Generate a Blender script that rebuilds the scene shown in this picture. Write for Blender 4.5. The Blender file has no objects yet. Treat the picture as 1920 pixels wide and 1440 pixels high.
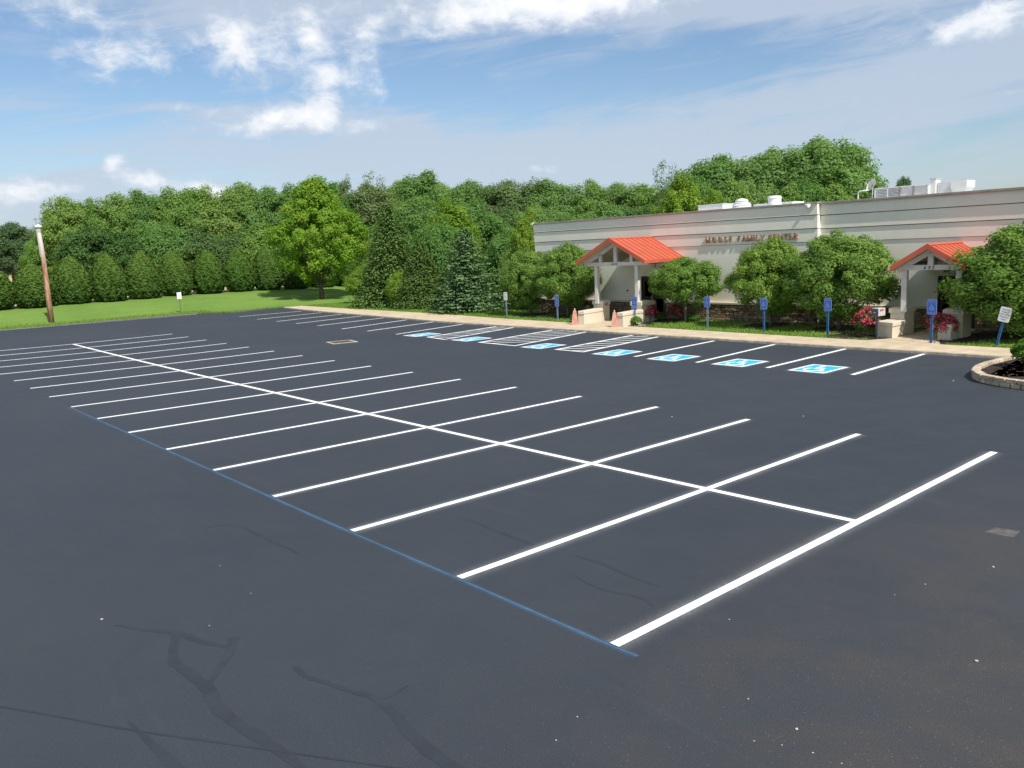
import bpy, bmesh, math, random
import numpy as np
from mathutils import Vector, Matrix

rad = math.radians
SC = bpy.context.scene
COL = SC.collection

# ------------------------------------------------------------------ camera
cam_d = bpy.data.cameras.new("camera")
cam_d.sensor_width = 36.0
cam_d.lens = 29.84
cam_d.clip_start = 0.1
cam_d.clip_end = 3000
cam = bpy.data.objects.new("camera", cam_d)
COL.objects.link(cam)
cam.location = (-11.1823, -5.7018, 4.1316)
cam.rotation_euler = (1.41089798, 0.04506467, -0.70670671)
SC.camera = cam

# ------------------------------------------------------------------ sun, sky, exposure
SUN_TRAVEL = Vector((0.155, 0.92, -1.0)).normalized()
SUN_EL = math.asin(-SUN_TRAVEL.z)
SUN_ROT = math.atan2(-SUN_TRAVEL.x, -SUN_TRAVEL.y)
sun_d = bpy.data.lights.new("sun", 'SUN')
sun_d.energy = 4.8
sun_d.angle = rad(0.53)
sun_d.color = (1.0, 0.95, 0.87)
sun = bpy.data.objects.new("sun", sun_d)
COL.objects.link(sun)
sun.location = (-10, -30, 60)
sun.rotation_euler = SUN_TRAVEL.to_track_quat('-Z', 'Y').to_euler()

SC.view_settings.view_transform = 'Standard'
SC.view_settings.look = 'None'
SC.view_settings.exposure = 0.32
SC.view_settings.gamma = 1.0
SC.view_settings.use_curve_mapping = False


class NT:
    """tiny node helper"""
    def __init__(self, tree):
        self.t = tree
        self.t.nodes.clear()

    def n(self, typ, **kw):
        nd = self.t.nodes.new(typ)
        ins = kw.pop('ins', None)
        for k, v in kw.items():
            setattr(nd, k, v)
        if ins:
            for k, v in ins.items():
                self.put(nd.inputs[k], v)
        return nd

    def put(self, sock, v):
        if isinstance(v, bpy.types.NodeSocket):
            self.t.links.new(v, sock)
        elif v is not None:
            sock.default_value = v

    def m(self, op, a, b=None, c=None, clamp=False):
        nd = self.t.nodes.new('ShaderNodeMath')
        nd.operation = op
        nd.use_clamp = clamp
        self.put(nd.inputs[0], a)
        if b is not None:
            self.put(nd.inputs[1], b)
        if c is not None:
            self.put(nd.inputs[2], c)
        return nd.outputs[0]

    def vm(self, op, a, b=None):
        nd = self.t.nodes.new('ShaderNodeVectorMath')
        nd.operation = op
        self.put(nd.inputs[0], a)
        if b is not None:
            self.put(nd.inputs[1], b)
        return nd.outputs[0]

    def mix(self, fac, a, b, typ='MIX'):
        nd = self.t.nodes.new('ShaderNodeMix')
        nd.data_type = 'RGBA'
        nd.blend_type = typ
        self.put(nd.inputs['Factor'], fac)
        self.put(nd.inputs['A'], a)
        self.put(nd.inputs['B'], b)
        return nd.outputs['Result']

    def noise(self, vec, scale, detail=4.0, rough=0.55, dist=0.0):
        nd = self.n('ShaderNodeTexNoise', ins={'Scale': scale, 'Detail': detail, 'Roughness': rough, 'Distortion': dist})
        if vec is not None:
            self.put(nd.inputs['Vector'], vec)
        return nd

    def ramp(self, fac, stops):
        nd = self.t.nodes.new('ShaderNodeValToRGB')
        self.put(nd.inputs[0], fac)
        cr = nd.color_ramp
        while len(cr.elements) > 1:
            cr.elements.remove(cr.elements[-1])
        cr.elements[0].position = stops[0][0]
        cr.elements[0].color = (*stops[0][1], 1)
        for p, c in stops[1:]:
            e = cr.elements.new(p)
            e.color = (*c, 1)
        return nd.outputs[0]

    def smooth(self, v, lo, hi, a=0.0, b=1.0):
        nd = self.t.nodes.new('ShaderNodeMapRange')
        nd.interpolation_type = 'SMOOTHSTEP'
        self.put(nd.inputs[0], v)
        for i, x in enumerate((lo, hi, a, b)):
            nd.inputs[i + 1].default_value = x
        return nd.outputs[0]


world = bpy.data.worlds.new("World")
SC.world = world
world.use_nodes = True
W = NT(world.node_tree)
sky = W.n('ShaderNodeTexSky', sky_type='NISHITA', sun_disc=False, sun_elevation=SUN_EL, sun_rotation=SUN_ROT,
          altitude=100.0, air_density=1.0, dust_density=1.0, ozone_density=1.0)
SKY_STRENGTH = 0.088
bg = W.n('ShaderNodeBackground', ins={'Color': W.mix(1.0, sky.outputs[0], (0.94, 1.05, 1.15, 1), 'MULTIPLY'), 'Strength': SKY_STRENGTH})
# clouds: laid out by compass bearing and height above the horizon (degrees)
tc = W.n('ShaderNodeTexCoord')
dirv = W.vm('NORMALIZE', tc.outputs['Generated'])
rot = W.n('ShaderNodeVectorRotate', rotation_type='Z_AXIS', ins={'Vector': dirv, 'Angle': 0.70670671})
sep = W.n('ShaderNodeSeparateXYZ', ins={0: rot.outputs[0]})
az = W.m('MULTIPLY', W.m('ARCTAN2', sep.outputs[0], sep.outputs[1]), 57.2958)
el = W.m('MULTIPLY', W.m('ARCSINE', sep.outputs[2]), 57.2958)
uv = W.n('ShaderNodeCombineXYZ', ins={0: az, 1: el, 2: 0.0}).outputs[0]
warp = W.noise(uv, 0.28, 3.0, 0.5)
wv = W.vm('MULTIPLY', W.vm('SUBTRACT', warp.outputs['Color'], (0.5, 0.5, 0.5)), (2.6, 1.5, 0.0))
uvw = W.vm('ADD', uv, wv)
sepw = W.n('ShaderNodeSeparateXYZ', ins={0: uvw})


def blob(cx, cy, rx, ry, amp, rotdeg=0.0):
    c, s = math.cos(rad(rotdeg)), math.sin(rad(rotdeg))
    dx = W.m('SUBTRACT', sepw.outputs[0], cx)
    dy = W.m('SUBTRACT', sepw.outputs[1], cy)
    u = W.m('DIVIDE', W.m('ADD', W.m('MULTIPLY', dx, c), W.m('MULTIPLY', dy, s)), rx)
    v = W.m('DIVIDE', W.m('SUBTRACT', W.m('MULTIPLY', dy, c), W.m('MULTIPLY', dx, s)), ry)
    d2 = W.m('ADD', W.m('MULTIPLY', u, u), W.m('MULTIPLY', v, v))
    return W.m('MULTIPLY', W.m('POWER', 2.718, W.m('MULTIPLY', d2, -0.9)), amp)


def blobs(lst):
    out = None
    for b in lst:
        o = blob(*b)
        out = o if out is None else W.m('ADD', out, o)
    return out


fine = W.noise(W.vm('MULTIPLY', uv, (0.55, 0.85, 1.0)), 1.0, 9.0, 0.62, 0.3).outputs[0]
# puffy bright cumulus
puffy = blobs([(-16.3, 13.0, 2.3, 2.2, 0.85, -35), (-12.0, 13.2, 1.6, 2.2, 0.62, 20), (-8.6, 12.3, 1.0, 2.3, 0.62, 0), (-11.6, 10.7, 2.0, 0.9, 0.55, 0),
               (-23.2, 12.0, 2.9, 1.3, 0.72, 8), (-26.0, 14.6, 3.4, 1.2, 0.6, 0), (2.2, 14.9, 8.4, 1.5, 1.15, 2), (28.5, 11.2, 3.8, 0.9, 0.95, 3),
               (-12.5, 9.0, 2.2, 0.8, 0.60, 10), (-15.5, 8.4, 4.2, 0.8, 0.60, 4), (-9.0, 8.3, 2.8, .5, .42, 6), (-19.5, 9.3, 1.6, 0.4, .4, 0), (-24.2, 5.8, 0.7, 0.6, 0.75, 0), (-29.5, 4.4, 3.4, 0.8, 0.78, 0), (-22.0, 4.9, 2.8, 0.5, 0.72, 0), (2.0, 5.0, 1.4, .5, .42, 0),
               (-18.5, 4.1, 2.6, 0.6, 0.72, 0), (60, 16, 16, 7, 0.8, 0), (-75, 22, 20, 8, 0.8, 0), (120, 30, 26, 10, 0.8, 0), (-140, 25, 24, 9, 0.8, 0),
               (10, 42, 30, 8, 0.75, 0), (-30, 30, 14, 5, 0.7, 0)])
dp = W.m('ADD', puffy, W.m('MULTIPLY', W.m('SUBTRACT', fine, 0.5), 1.45))
puff_mask = W.smooth(dp, 0.16, 0.92, 0.0, 0.96)
# soft thin veils
tilt = W.n('ShaderNodeVectorRotate', rotation_type='Z_AXIS', ins={'Vector': uv, 'Angle': rad(-7)}).outputs[0]
fine2 = W.noise(W.vm('MULTIPLY', tilt, (0.11, 0.75, 1.0)), 1.0, 8.0, 0.62, 0.8).outputs[0]
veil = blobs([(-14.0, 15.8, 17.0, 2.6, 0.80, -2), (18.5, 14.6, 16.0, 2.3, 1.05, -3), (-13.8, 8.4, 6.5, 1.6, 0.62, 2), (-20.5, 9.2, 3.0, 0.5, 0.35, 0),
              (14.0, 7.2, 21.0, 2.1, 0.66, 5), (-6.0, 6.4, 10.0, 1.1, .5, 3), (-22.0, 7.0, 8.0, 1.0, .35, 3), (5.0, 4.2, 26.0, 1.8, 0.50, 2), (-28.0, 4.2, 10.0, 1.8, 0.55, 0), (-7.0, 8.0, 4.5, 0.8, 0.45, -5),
              (-29.0, 9.0, 4.0, 1.3, 0.35, 0), (28.0, 9.0, 8.0, 2.0, 0.55, 8), (0.0, 1.0, 200.0, 3.0, 0.35, 0), (100, 38, 55, 30, 0.75, 0), (-100, 38, 55, 30, 0.75, 0), (179, 40, 50, 30, .75, 0), (-179, 40, 50, 30, .75, 0), (0, 50, 70, 22, .6, 0)])  # the big veils out of view are added to raise ambient light
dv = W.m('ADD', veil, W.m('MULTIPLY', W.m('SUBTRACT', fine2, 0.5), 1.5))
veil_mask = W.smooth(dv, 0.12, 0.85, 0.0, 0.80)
shade_n = W.noise(W.vm('MULTIPLY', W.vm('ADD', uv, (0.3, 0.9, 0.0)), (0.5, 0.8, 1.0)), 0.9, 5.0, 0.6).outputs[0]
puff_col = W.ramp(W.m('ADD', W.m('MULTIPLY', dp, 0.62), W.m('MULTIPLY', W.m('SUBTRACT', shade_n, 0.5), 0.9)),
                  [(0.15, (0.60, 0.68, 0.80)), (0.45, (0.82, 0.86, 0.92)), (0.75, (1.0, 1.0, 1.0))])
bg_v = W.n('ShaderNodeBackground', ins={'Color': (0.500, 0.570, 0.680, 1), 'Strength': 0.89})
bg_p = W.n('ShaderNodeBackground', ins={'Color': puff_col, 'Strength': 0.85})
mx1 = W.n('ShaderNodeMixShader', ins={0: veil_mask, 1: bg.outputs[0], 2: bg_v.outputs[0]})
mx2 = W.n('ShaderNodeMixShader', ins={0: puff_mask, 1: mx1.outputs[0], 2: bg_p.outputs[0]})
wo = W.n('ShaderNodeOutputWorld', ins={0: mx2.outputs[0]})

# ================================================================== helpers
MATS = {}


def new_mat(name):
    m = bpy.data.materials.new(name)
    m.use_nodes = True
    MATS[name] = m
    return m, NT(m.node_tree)


def rgba(c):
    return (*c, 1.0)


def simple(name, col, rough=0.6, var=0.12, scale=6.0, bump=0.0, bscale=40.0, metal=0.0, spec=0.5, col2=None, obj_var=0.0, coat=0.0):
    m, N = new_mat(name)
    tcn = N.n('ShaderNodeTexCoord')
    geo = N.n('ShaderNodeNewGeometry')
    ns = N.noise(geo.outputs['Position'], scale, 6.0, 0.6)
    c2 = col2 or tuple(max(0, x * (1 - var * 2)) for x in col)
    c1 = tuple(min(1, x * (1 + var * .6)) for x in col)
    f = N.smooth(ns.outputs[0], 0.3, 0.7)
    c = N.mix(f, rgba(c2), rgba(c1))
    if obj_var:
        oi = N.n('ShaderNodeObjectInfo')
        k = N.m('MULTIPLY_ADD', oi.outputs['Random'], obj_var * 2, 1 - obj_var)
        c = N.mix(1.0, c, N.n('ShaderNodeCombineColor', ins={0: k, 1: k, 2: k}).outputs[0], 'MULTIPLY')
    p = N.n('ShaderNodeBsdfPrincipled', ins={'Base Color': c, 'Roughness': rough, 'Metallic': metal, 'Specular IOR Level': spec, 'Coat Weight': coat})
    if bump:
        nb = N.noise(geo.outputs['Position'], bscale, 5.0, 0.6)
        b = N.n('ShaderNodeBump', ins={'Strength': bump, 'Distance': 0.01, 'Height': nb.outputs[0]})
        N.put(p.inputs['Normal'], b.outputs[0])
    N.n('ShaderNodeOutputMaterial', ins={0: p.outputs[0]})
    return m


def leafmat(name, dark, light, trans=0.35, obj_var=0.18, rough=0.5, spec=0.3, tip=None):
    """foliage: per-leaf tint attribute mixes two leaf greens; some light passes through"""
    m, N = new_mat(name)
    at = N.n('ShaderNodeAttribute', attribute_name='tint')
    c = N.mix(at.outputs['Fac'], rgba(dark), rgba(light))
    if tip:
        c = N.mix(N.smooth(at.outputs['Fac'], 0.93, 0.99), c, rgba(tip))
    oi = N.n('ShaderNodeObjectInfo')
    k = N.m('MULTIPLY_ADD', oi.outputs['Random'], obj_var * 2, 1 - obj_var)
    k2 = N.m('MULTIPLY_ADD', oi.outputs['Random'], obj_var * 0.9, 1 - obj_var * .45)
    c = N.mix(1.0, c, N.n('ShaderNodeCombineColor', ins={0: k, 1: k2, 2: k}).outputs[0], 'MULTIPLY')
    p = N.n('ShaderNodeBsdfPrincipled', ins={'Base Color': c, 'Roughness': rough, 'Specular IOR Level': spec})
    tr = N.n('ShaderNodeBsdfTranslucent', ins={'Color': N.mix(1.0, c, (1.25, 1.35, 0.55, 1), 'MULTIPLY')})
    mx = N.n('ShaderNodeMixShader', ins={0: trans, 1: p.outputs[0], 2: tr.outputs[0]})
    N.n('ShaderNodeOutputMaterial', ins={0: mx.outputs[0]})
    return m


def tag(o, label=None, cat=None, group=None, kind=None):
    if label:
        o['label'] = label
    if cat:
        o['category'] = cat
    if group:
        o['group'] = group
    if kind:
        o['kind'] = kind
    return o


def link(o, parent=None):
    COL.objects.link(o)
    if parent is not None:
        o.parent = parent
    return o


def thing(name, loc, label, cat, group=None, rotz=0.0):
    o = bpy.data.objects.new(name, None)
    o.empty_display_size = 0.3
    o.location = loc
    o.rotation_euler = (0, 0, rotz)
    link(o)
    return tag(o, label, cat, group)


def rename_copy(o, name):
    o.name = name
    return o


def copy_tree(root, loc=None, rotz=None, scale=None, label=None, group=None):
    r = root.copy()
    COL.objects.link(r)
    for ch in [c for c in bpy.data.objects if c.parent == root]:
        c = ch.copy()
        COL.objects.link(c)
        c.parent = r
        for g in [x for x in bpy.data.objects if x.parent == ch]:
            d = g.copy()
            COL.objects.link(d)
            d.parent = c
    if loc is not None:
        r.location = loc
    if rotz is not None:
        r.rotation_euler = (0, 0, rotz)
    if scale is not None:
        r.scale = scale
    if label:
        r['label'] = label
    if group:
        r['group'] = group
    return r


class MB:
    """collects shapes; build() links them as one mesh object"""
    def __init__(self):
        self.v = []
        self.f = []
        self.mi = []
        self.uv = []
        self.cur = 0
        self.smooth = False

    def add(self, vs, fs, mi=None):
        o = len(self.v)
        self.v += [tuple(x) for x in vs]
        self.f += [tuple(i + o for i in f) for f in fs]
        self.mi += [self.cur if mi is None else mi] * len(fs)
        return self

    def box(self, c, s, rz=0.0, ry=0.0, mi=None, rx=0.0):
        hx, hy, hz = s[0] / 2, s[1] / 2, s[2] / 2
        M = Matrix.Rotation(rz, 3, 'Z') @ Matrix.Rotation(ry, 3, 'Y') @ Matrix.Rotation(rx, 3, 'X')
        vs = [Vector(c) + M @ Vector((x, y, z)) for z in (-hz, hz) for x, y in ((-hx, -hy), (hx, -hy), (hx, hy), (-hx, hy))]
        return self.add(vs, [(0, 3, 2, 1), (4, 5, 6, 7), (0, 1, 5, 4), (1, 2, 6, 5), (2, 3, 7, 6), (3, 0, 4, 7)], mi)

    def lohi(self, lo, hi, mi=None):
        return self.box([(a + b) / 2 for a, b in zip(lo, hi)], [b - a for a, b in zip(lo, hi)], mi=mi)

    def prism(self, poly, z0, z1, mi=None):
        """vertical prism over a ccw xy polygon"""
        n = len(poly)
        vs = [(x, y, z0) for x, y in poly] + [(x, y, z1) for x, y in poly]
        fs = [tuple(range(n - 1, -1, -1)), tuple(range(n, 2 * n))] + [(i, (i + 1) % n, n + (i + 1) % n, n + i) for i in range(n)]
        return self.add(vs, fs, mi)

    def hexa(self, p8, mi=None):
        return self.add(p8, [(0, 3, 2, 1), (4, 5, 6, 7), (0, 1, 5, 4), (1, 2, 6, 5), (2, 3, 7, 6), (3, 0, 4, 7)], mi)

    def beam(self, a, b, w, h, mi=None, up=(0, 0, 1)):
        a, b = Vector(a), Vector(b)
        d = (b - a).normalized()
        s = d.cross(Vector(up))
        if s.length < 1e-4:
            s = Vector((1, 0, 0))
        s.normalize()
        u = s.cross(d).normalized()
        vs = []
        for p in (a, b):
            for i, j in ((-1, -1), (1, -1), (1, 1), (-1, 1)):
                vs.append(p + s * (w / 2 * i) + u * (h / 2 * j))
        return self.add(vs, [(0, 1, 2, 3), (7, 6, 5, 4), (0, 4, 5, 1), (1, 5, 6, 2), (2, 6, 7, 3), (3, 7, 4, 0)], mi)

    def tube(self, pts, radii, n=8, cap=True, mi=None):
        pts = [Vector(p) for p in pts]
        rings = []
        prev = None
        for i, p in enumerate(pts):
            d = (pts[min(i + 1, len(pts) - 1)] - pts[max(i - 1, 0)])
            if d.length < 1e-9:
                d = Vector((0, 0, 1))
            d.normalize()
            if prev is None:
                s = d.orthogonal().normalized()
            else:
                s = (prev - d * prev.dot(d))
                s = s.normalized() if s.length > 1e-6 else d.orthogonal().normalized()
            prev = s
            t = d.cross(s)
            r = radii[i] if hasattr(radii, '__len__') else radii
            rings.append([p + (s * math.cos(2 * math.pi * k / n) + t * math.sin(2 * math.pi * k / n)) * r for k in range(n)])
        vs = [v for r in rings for v in r]
        fs = []
        for i in range(len(pts) - 1):
            for k in range(n):
                k2 = (k + 1) % n
                fs.append((i * n + k, i * n + k2, (i + 1) * n + k2, (i + 1) * n + k))
        if cap:
            fs.append(tuple(range(n - 1, -1, -1)))
            fs.append(tuple((len(pts) - 1) * n + k for k in range(n)))
        return self.add(vs, fs, mi)

    def lathe(self, c, prof, n=20, mi=None):
        vs = []
        for r, z in prof:
            for k in range(n):
                a = 2 * math.pi * k / n
                vs.append((c[0] + r * math.cos(a), c[1] + r * math.sin(a), c[2] + z))
        fs = []
        for i in range(len(prof) - 1):
            for k in range(n):
                k2 = (k + 1) % n
                fs.append((i * n + k, i * n + k2, (i + 1) * n + k2, (i + 1) * n + k))
        fs.append(tuple(range(n - 1, -1, -1)))
        fs.append(tuple((len(prof) - 1) * n + k for k in range(n)))
        return self.add(vs, fs, mi)

    def flat(self, pts2, z, mi=None):
        return self.add([(x, y, z) for x, y in pts2], [tuple(range(len(pts2)))], mi)

    def build(self, name, mats, parent=None, smooth=False, bevel=0.0):
        me = bpy.data.meshes.new(name)
        me.from_pydata(self.v, [], self.f)
        if not isinstance(mats, (list, tuple)):
            mats = [mats]
        for m in mats:
            me.materials.append(m)
        if len(mats) > 1:
            me.polygons.foreach_set('material_index', self.mi)
        if smooth:
            me.polygons.foreach_set('use_smooth', [True] * len(me.polygons))
        me.update()
        if bevel:
            bm = bmesh.new()
            bm.from_mesh(me)
            bmesh.ops.remove_doubles(bm, verts=bm.verts, dist=1e-5)
            bmesh.ops.bevel(bm, geom=[e for e in bm.edges if len(e.link_faces) == 2 and e.calc_face_angle(0) > 0.6], offset=bevel, segments=1, affect='EDGES')
            bm.to_mesh(me)
            bm.free()
        o = bpy.data.objects.new(name, me)
        return link(o, parent)


def add_mesh(name, me, parent=None, loc=None):
    o = bpy.data.objects.new(name, me)
    if loc is not None:
        o.location = loc
    return link(o, parent)


# ================================================================== materials
def mat_asphalt():
    m, N = new_mat('fresh_sealed_asphalt')
    geo = N.n('ShaderNodeNewGeometry')
    P = geo.outputs['Position']
    big = N.noise(P, 0.09, 5.0, 0.6, 0.6).outputs[0]
    mid = N.noise(P, 0.9, 6.0, 0.65, 0.4).outputs[0]
    grit = N.noise(P, 70.0, 3.0, 0.7).outputs[0]
    c = N.mix(N.smooth(big, 0.34, 0.66), (0.026, 0.034, 0.045, 1), (0.035, 0.042, 0.053, 1))
    c = N.mix(N.smooth(mid, 0.35, 0.75, 0.0, 0.30), c, (0.045, 0.051, 0.059, 1))
    # worn, dustier and browner drive lane near the entrance side
    d = N.n('ShaderNodeVectorMath', operation='DISTANCE', ins={0: N.vm('MULTIPLY', P, (0.55, 1.0, 1.0)), 1: (-1.2, -3.8, 0.0)}).outputs['Value']
    worn = N.m('MULTIPLY', N.smooth(d, 1.0, 5.6, 1.0, 0.0), N.smooth(N.noise(P, 0.55, 5.0, 0.62, 1.0).outputs[0], 0.34, 0.70, 0.25, 1.0))
    c = N.mix(worn, c, (0.060, 0.053, 0.048, 1))
    c = N.mix(N.smooth(grit, 0.36, 0.60, 0.55, 0.0), c, (0.014, 0.016, 0.020, 1))
    # pale aggregate specks
    vor = N.n('ShaderNodeTexVoronoi', feature='F1', ins={'Vector': P, 'Scale': 34.0})
    speck = N.m('MULTIPLY', N.smooth(vor.outputs['Distance'], 0.05, 0.24, 1.0, 0.0), N.smooth(N.n('ShaderNodeSeparateColor', ins={0: vor.outputs['Color']}).outputs[0], 0.82, 0.9))
    c = N.mix(N.m('MULTIPLY', speck, N.m('ADD', 0.22, N.m('MULTIPLY', worn, 0.6))), c, (0.26, 0.25, 0.23, 1))
    # long faint squeegee sweeps
    sw_ = N.noise(N.vm('MULTIPLY', P, (3.0, 0.22, 1.0)), 1.0, 4.0, 0.6, 1.2).outputs[0]
    c = N.mix(N.smooth(sw_, 0.56, 0.74, 0.0, 0.09), c, (0.070, 0.076, 0.084, 1))
    # dull tyre scuffs and darker wet-look seal pools
    pool = N.noise(P, 0.35, 5.0, 0.7, 1.5).outputs[0]
    c = N.mix(N.smooth(pool, 0.55, 0.68, 0.0, 0.30), c, (0.026, 0.030, 0.037, 1))
    ro = N.smooth(mid, 0.3, 0.7, 0.62, 0.80)
    p = N.n('ShaderNodeBsdfPrincipled', ins={'Base Color': c, 'Roughness': ro, 'Specular IOR Level': 0.45})
    h = N.m('ADD', N.m('MULTIPLY', grit, 0.8), N.m('MULTIPLY', N.noise(P, 160.0, 2.0, 0.6).outputs[0], 0.5))
    b = N.n('ShaderNodeBump', ins={'Strength': 0.7, 'Distance': 0.007, 'Height': h})
    N.put(p.inputs['Normal'], b.outputs[0])
    N.n('ShaderNodeOutputMaterial', ins={0: p.outputs[0]})
    return m


def mat_grass():
    m, N = new_mat('mown_grass')
    geo = N.n('ShaderNodeNewGeometry')
    P = geo.outputs['Position']
    a = N.noise(P, 0.22, 5.0, 0.6, 0.5).outputs[0]
    b_ = N.noise(N.vm('MULTIPLY', P, (1.0, 2.6, 1.0)), 1.3, 6.0, 0.7).outputs[0]
    f = N.noise(P, 26.0, 4.0, 0.7).outputs[0]
    c = N.mix(N.smooth(a, 0.32, 0.68), (0.116, 0.210, 0.038, 1), (0.172, 0.278, 0.055, 1))
    c = N.mix(N.smooth(b_, 0.36, 0.70, 0.0, 0.55), c, (0.212, 0.295, 0.078, 1))
    c = N.mix(N.smooth(f, 0.34, 0.62, 0.55, 0.0), c, (0.080, 0.160, 0.020, 1))
    mow = N.n('ShaderNodeTexWave', wave_type='BANDS', bands_direction='Y', ins={'Vector': P, 'Scale': 0.16, 'Distortion': 1.6, 'Detail': 2.0}).outputs[0]
    c = N.mix(N.smooth(mow, 0.3, 0.8, 0.0, 0.22), c, (0.110, 0.215, 0.030, 1))
    dry = N.noise(P, 0.7, 6.0, 0.72, 0.8).outputs[0]
    c = N.mix(N.smooth(dry, 0.58, 0.75, 0.0, 0.5), c, (0.30, 0.33, 0.10, 1))
    p = N.n('ShaderNodeBsdfPrincipled', ins={'Base Color': c, 'Roughness': 0.9, 'Specular IOR Level': 0.15})
    bp = N.n('ShaderNodeBump', ins={'Strength': 0.8, 'Distance': 0.04, 'Height': N.noise(P, 18.0, 4.0, 0.7).outputs[0]})
    N.put(p.inputs['Normal'], bp.outputs[0])
    N.n('ShaderNodeOutputMaterial', ins={0: p.outputs[0]})
    return m


def mat_overspray(name, col, strength, width, power=2.2):
    """fine paint mist settled beside a sprayed line; uv v runs -1..1 across"""
    m, N = new_mat(name)
    uvn = N.n('ShaderNodeUVMap')
    s = N.n('ShaderNodeSeparateXYZ', ins={0: uvn.outputs[0]})
    v = N.m('ABSOLUTE', N.m('MULTIPLY_ADD', s.outputs[1], 2.0, -1.0))
    geo = N.n('ShaderNodeNewGeometry')
    f = N.m('POWER', N.m('SUBTRACT', 1.0, v, clamp=True), power)
    n1 = N.noise(geo.outputs['Position'], 1.2, 3.0, 0.6).outputs[0]
    n2 = N.noise(geo.outputs['Position'], 120.0, 2.0, 0.8).outputs[0]
    f = N.m('MULTIPLY', f, N.smooth(n1, 0.25, 0.75, 0.45, 1.25))
    f = N.m('MULTIPLY', f, N.smooth(n2, 0.40, 0.62, 0.25, 1.75))
    f = N.m('MULTIPLY', f, strength, clamp=True)
    d = N.n('ShaderNodeBsdfDiffuse', ins={'Color': rgba(col)})
    t = N.n('ShaderNodeBsdfTransparent')
    mx = N.n('ShaderNodeMixShader', ins={0: f, 1: t.outputs[0], 2: d.outputs[0]})
    N.n('ShaderNodeOutputMaterial', ins={0: mx.outputs[0]})
    return m


def mat_paint(name, col, wear=0.06):
    m, N = new_mat(name)
    geo = N.n('ShaderNodeNewGeometry')
    P = geo.outputs['Position']
    n = N.noise(P, 45.0, 5.0, 0.75).outputs[0]
    n2 = N.noise(P, 2.0, 4.0, 0.6).outputs[0]
    c = N.mix(N.smooth(n2, 0.3, 0.7), rgba(tuple(x * 0.92 for x in col)), rgba(col))
    c = N.mix(N.smooth(n, 0.30, 0.42, wear * 6, 0.0), c, rgba(tuple(x * 0.55 for x in col)))
    p = N.n('ShaderNodeBsdfPrincipled', ins={'Base Color': c, 'Roughness': 0.75, 'Specular IOR Level': 0.3})
    b = N.n('ShaderNodeBump', ins={'Strength': 0.4, 'Distance': 0.004, 'Height': N.noise(P, 80.0, 3.0, 0.7).outputs[0]})
    N.put(p.inputs['Normal'], b.outputs[0])
    N.n('ShaderNodeOutputMaterial', ins={0: p.outputs[0]})
    return m


def mat_stucco(name, col):
    m, N = new_mat(name)
    geo = N.n('ShaderNodeNewGeometry')
    P = geo.outputs['Position']
    a = N.noise(P, 0.5, 6.0, 0.65, 0.5).outputs[0]
    st = N.noise(N.vm('MULTIPLY', P, (1.0, 3.5, 0.35)), 1.6, 6.0, 0.7).outputs[0]
    c = N.mix(N.smooth(a, 0.3, 0.7), rgba(tuple(x * 0.93 for x in col)), rgba(col))
    c = N.mix(N.smooth(st, 0.50, 0.80, 0.0, 0.22), c, rgba(tuple(x * 0.80 for x in col)))
    p = N.n('ShaderNodeBsdfPrincipled', ins={'Base Color': c, 'Roughness': 0.88, 'Specular IOR Level': 0.25})
    b = N.n('ShaderNodeBump', ins={'Strength': 0.35, 'Distance': 0.012, 'Height': N.m('ADD', N.noise(P, 28.0, 4.0, 0.7).outputs[0], N.m('MULTIPLY', N.noise(P, 1.4, 3.0, 0.5).outputs[0], 2.0))})
    N.put(p.inputs['Normal'], b.outputs[0])
    N.n('ShaderNodeOutputMaterial', ins={0: p.outputs[0]})
    return m


M_ASPH = mat_asphalt()
M_GRASS = mat_grass()
M_WHITE = mat_paint('white_line_paint', (0.86, 0.87, 0.86))
M_BLUEP = mat_paint('blue_stencil_paint', (0.03, 0.42, 0.78))
M_MIST = mat_overspray('white_paint_mist', (0.80, 0.82, 0.84), 0.30, 0.3, 3.0)
M_BMIST = mat_overspray('blue_paint_mist', (0.12, 0.36, 0.66), 0.28, 0.1, 2.0)
M_CHALK = simple('blue_chalk', (0.12, 0.26, 0.44), 0.9, 0.2, 14.0)
M_OLDLINE = simple('faded_line_paint', (0.66, 0.65, 0.63), 0.9, 0.22, 6.0)
M_CONC = simple('sidewalk_concrete', (0.53, 0.43, 0.295), 0.9, 0.10, 1.6, 0.3, 60.0, obj_var=0.04)
M_KERB = simple('kerb_concrete', (0.36, 0.31, 0.25), 0.92, 0.2, 3.0, 0.4, 40.0)
M_STUC = mat_stucco('tan_stucco', (0.86, 0.815, 0.70))
M_PLAST = mat_stucco('cream_plaster', (0.62, 0.55, 0.43))
M_COPING = simple('coping_metal', (0.34, 0.29, 0.26), 0.5, 0.1, 2.0)
M_TRIM = simple('pale_wood_trim', (0.60, 0.58, 0.54), 0.65, 0.06, 3.0, 0.1, 50.0)
M_ORANGE = simple('orange_roof_metal', (0.47, 0.100, 0.052), 0.55, 0.06, 1.5, spec=0.35)
M_ORANGE_D = simple('orange_trim_metal', (0.46, 0.095, 0.048), 0.5, 0.06, 1.5)
M_SOFFIT = simple('soffit', (0.42, 0.38, 0.31), 0.8, 0.06, 2.0)
M_DOOR = simple('dark_brown_door', (0.022, 0.012, 0.010), 0.6, 0.15, 2.0)
M_DGLASS = simple('door_glass', (0.012, 0.012, 0.014), 0.08, 0.1, 1.0, spec=0.8)
M_PAPER = simple('paper', (0.75, 0.74, 0.70), 0.8, 0.03, 9.0)
M_ROOFW = simple('white_roof_membrane', (0.66, 0.66, 0.65), 0.7, 0.05, 2.0)
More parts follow.
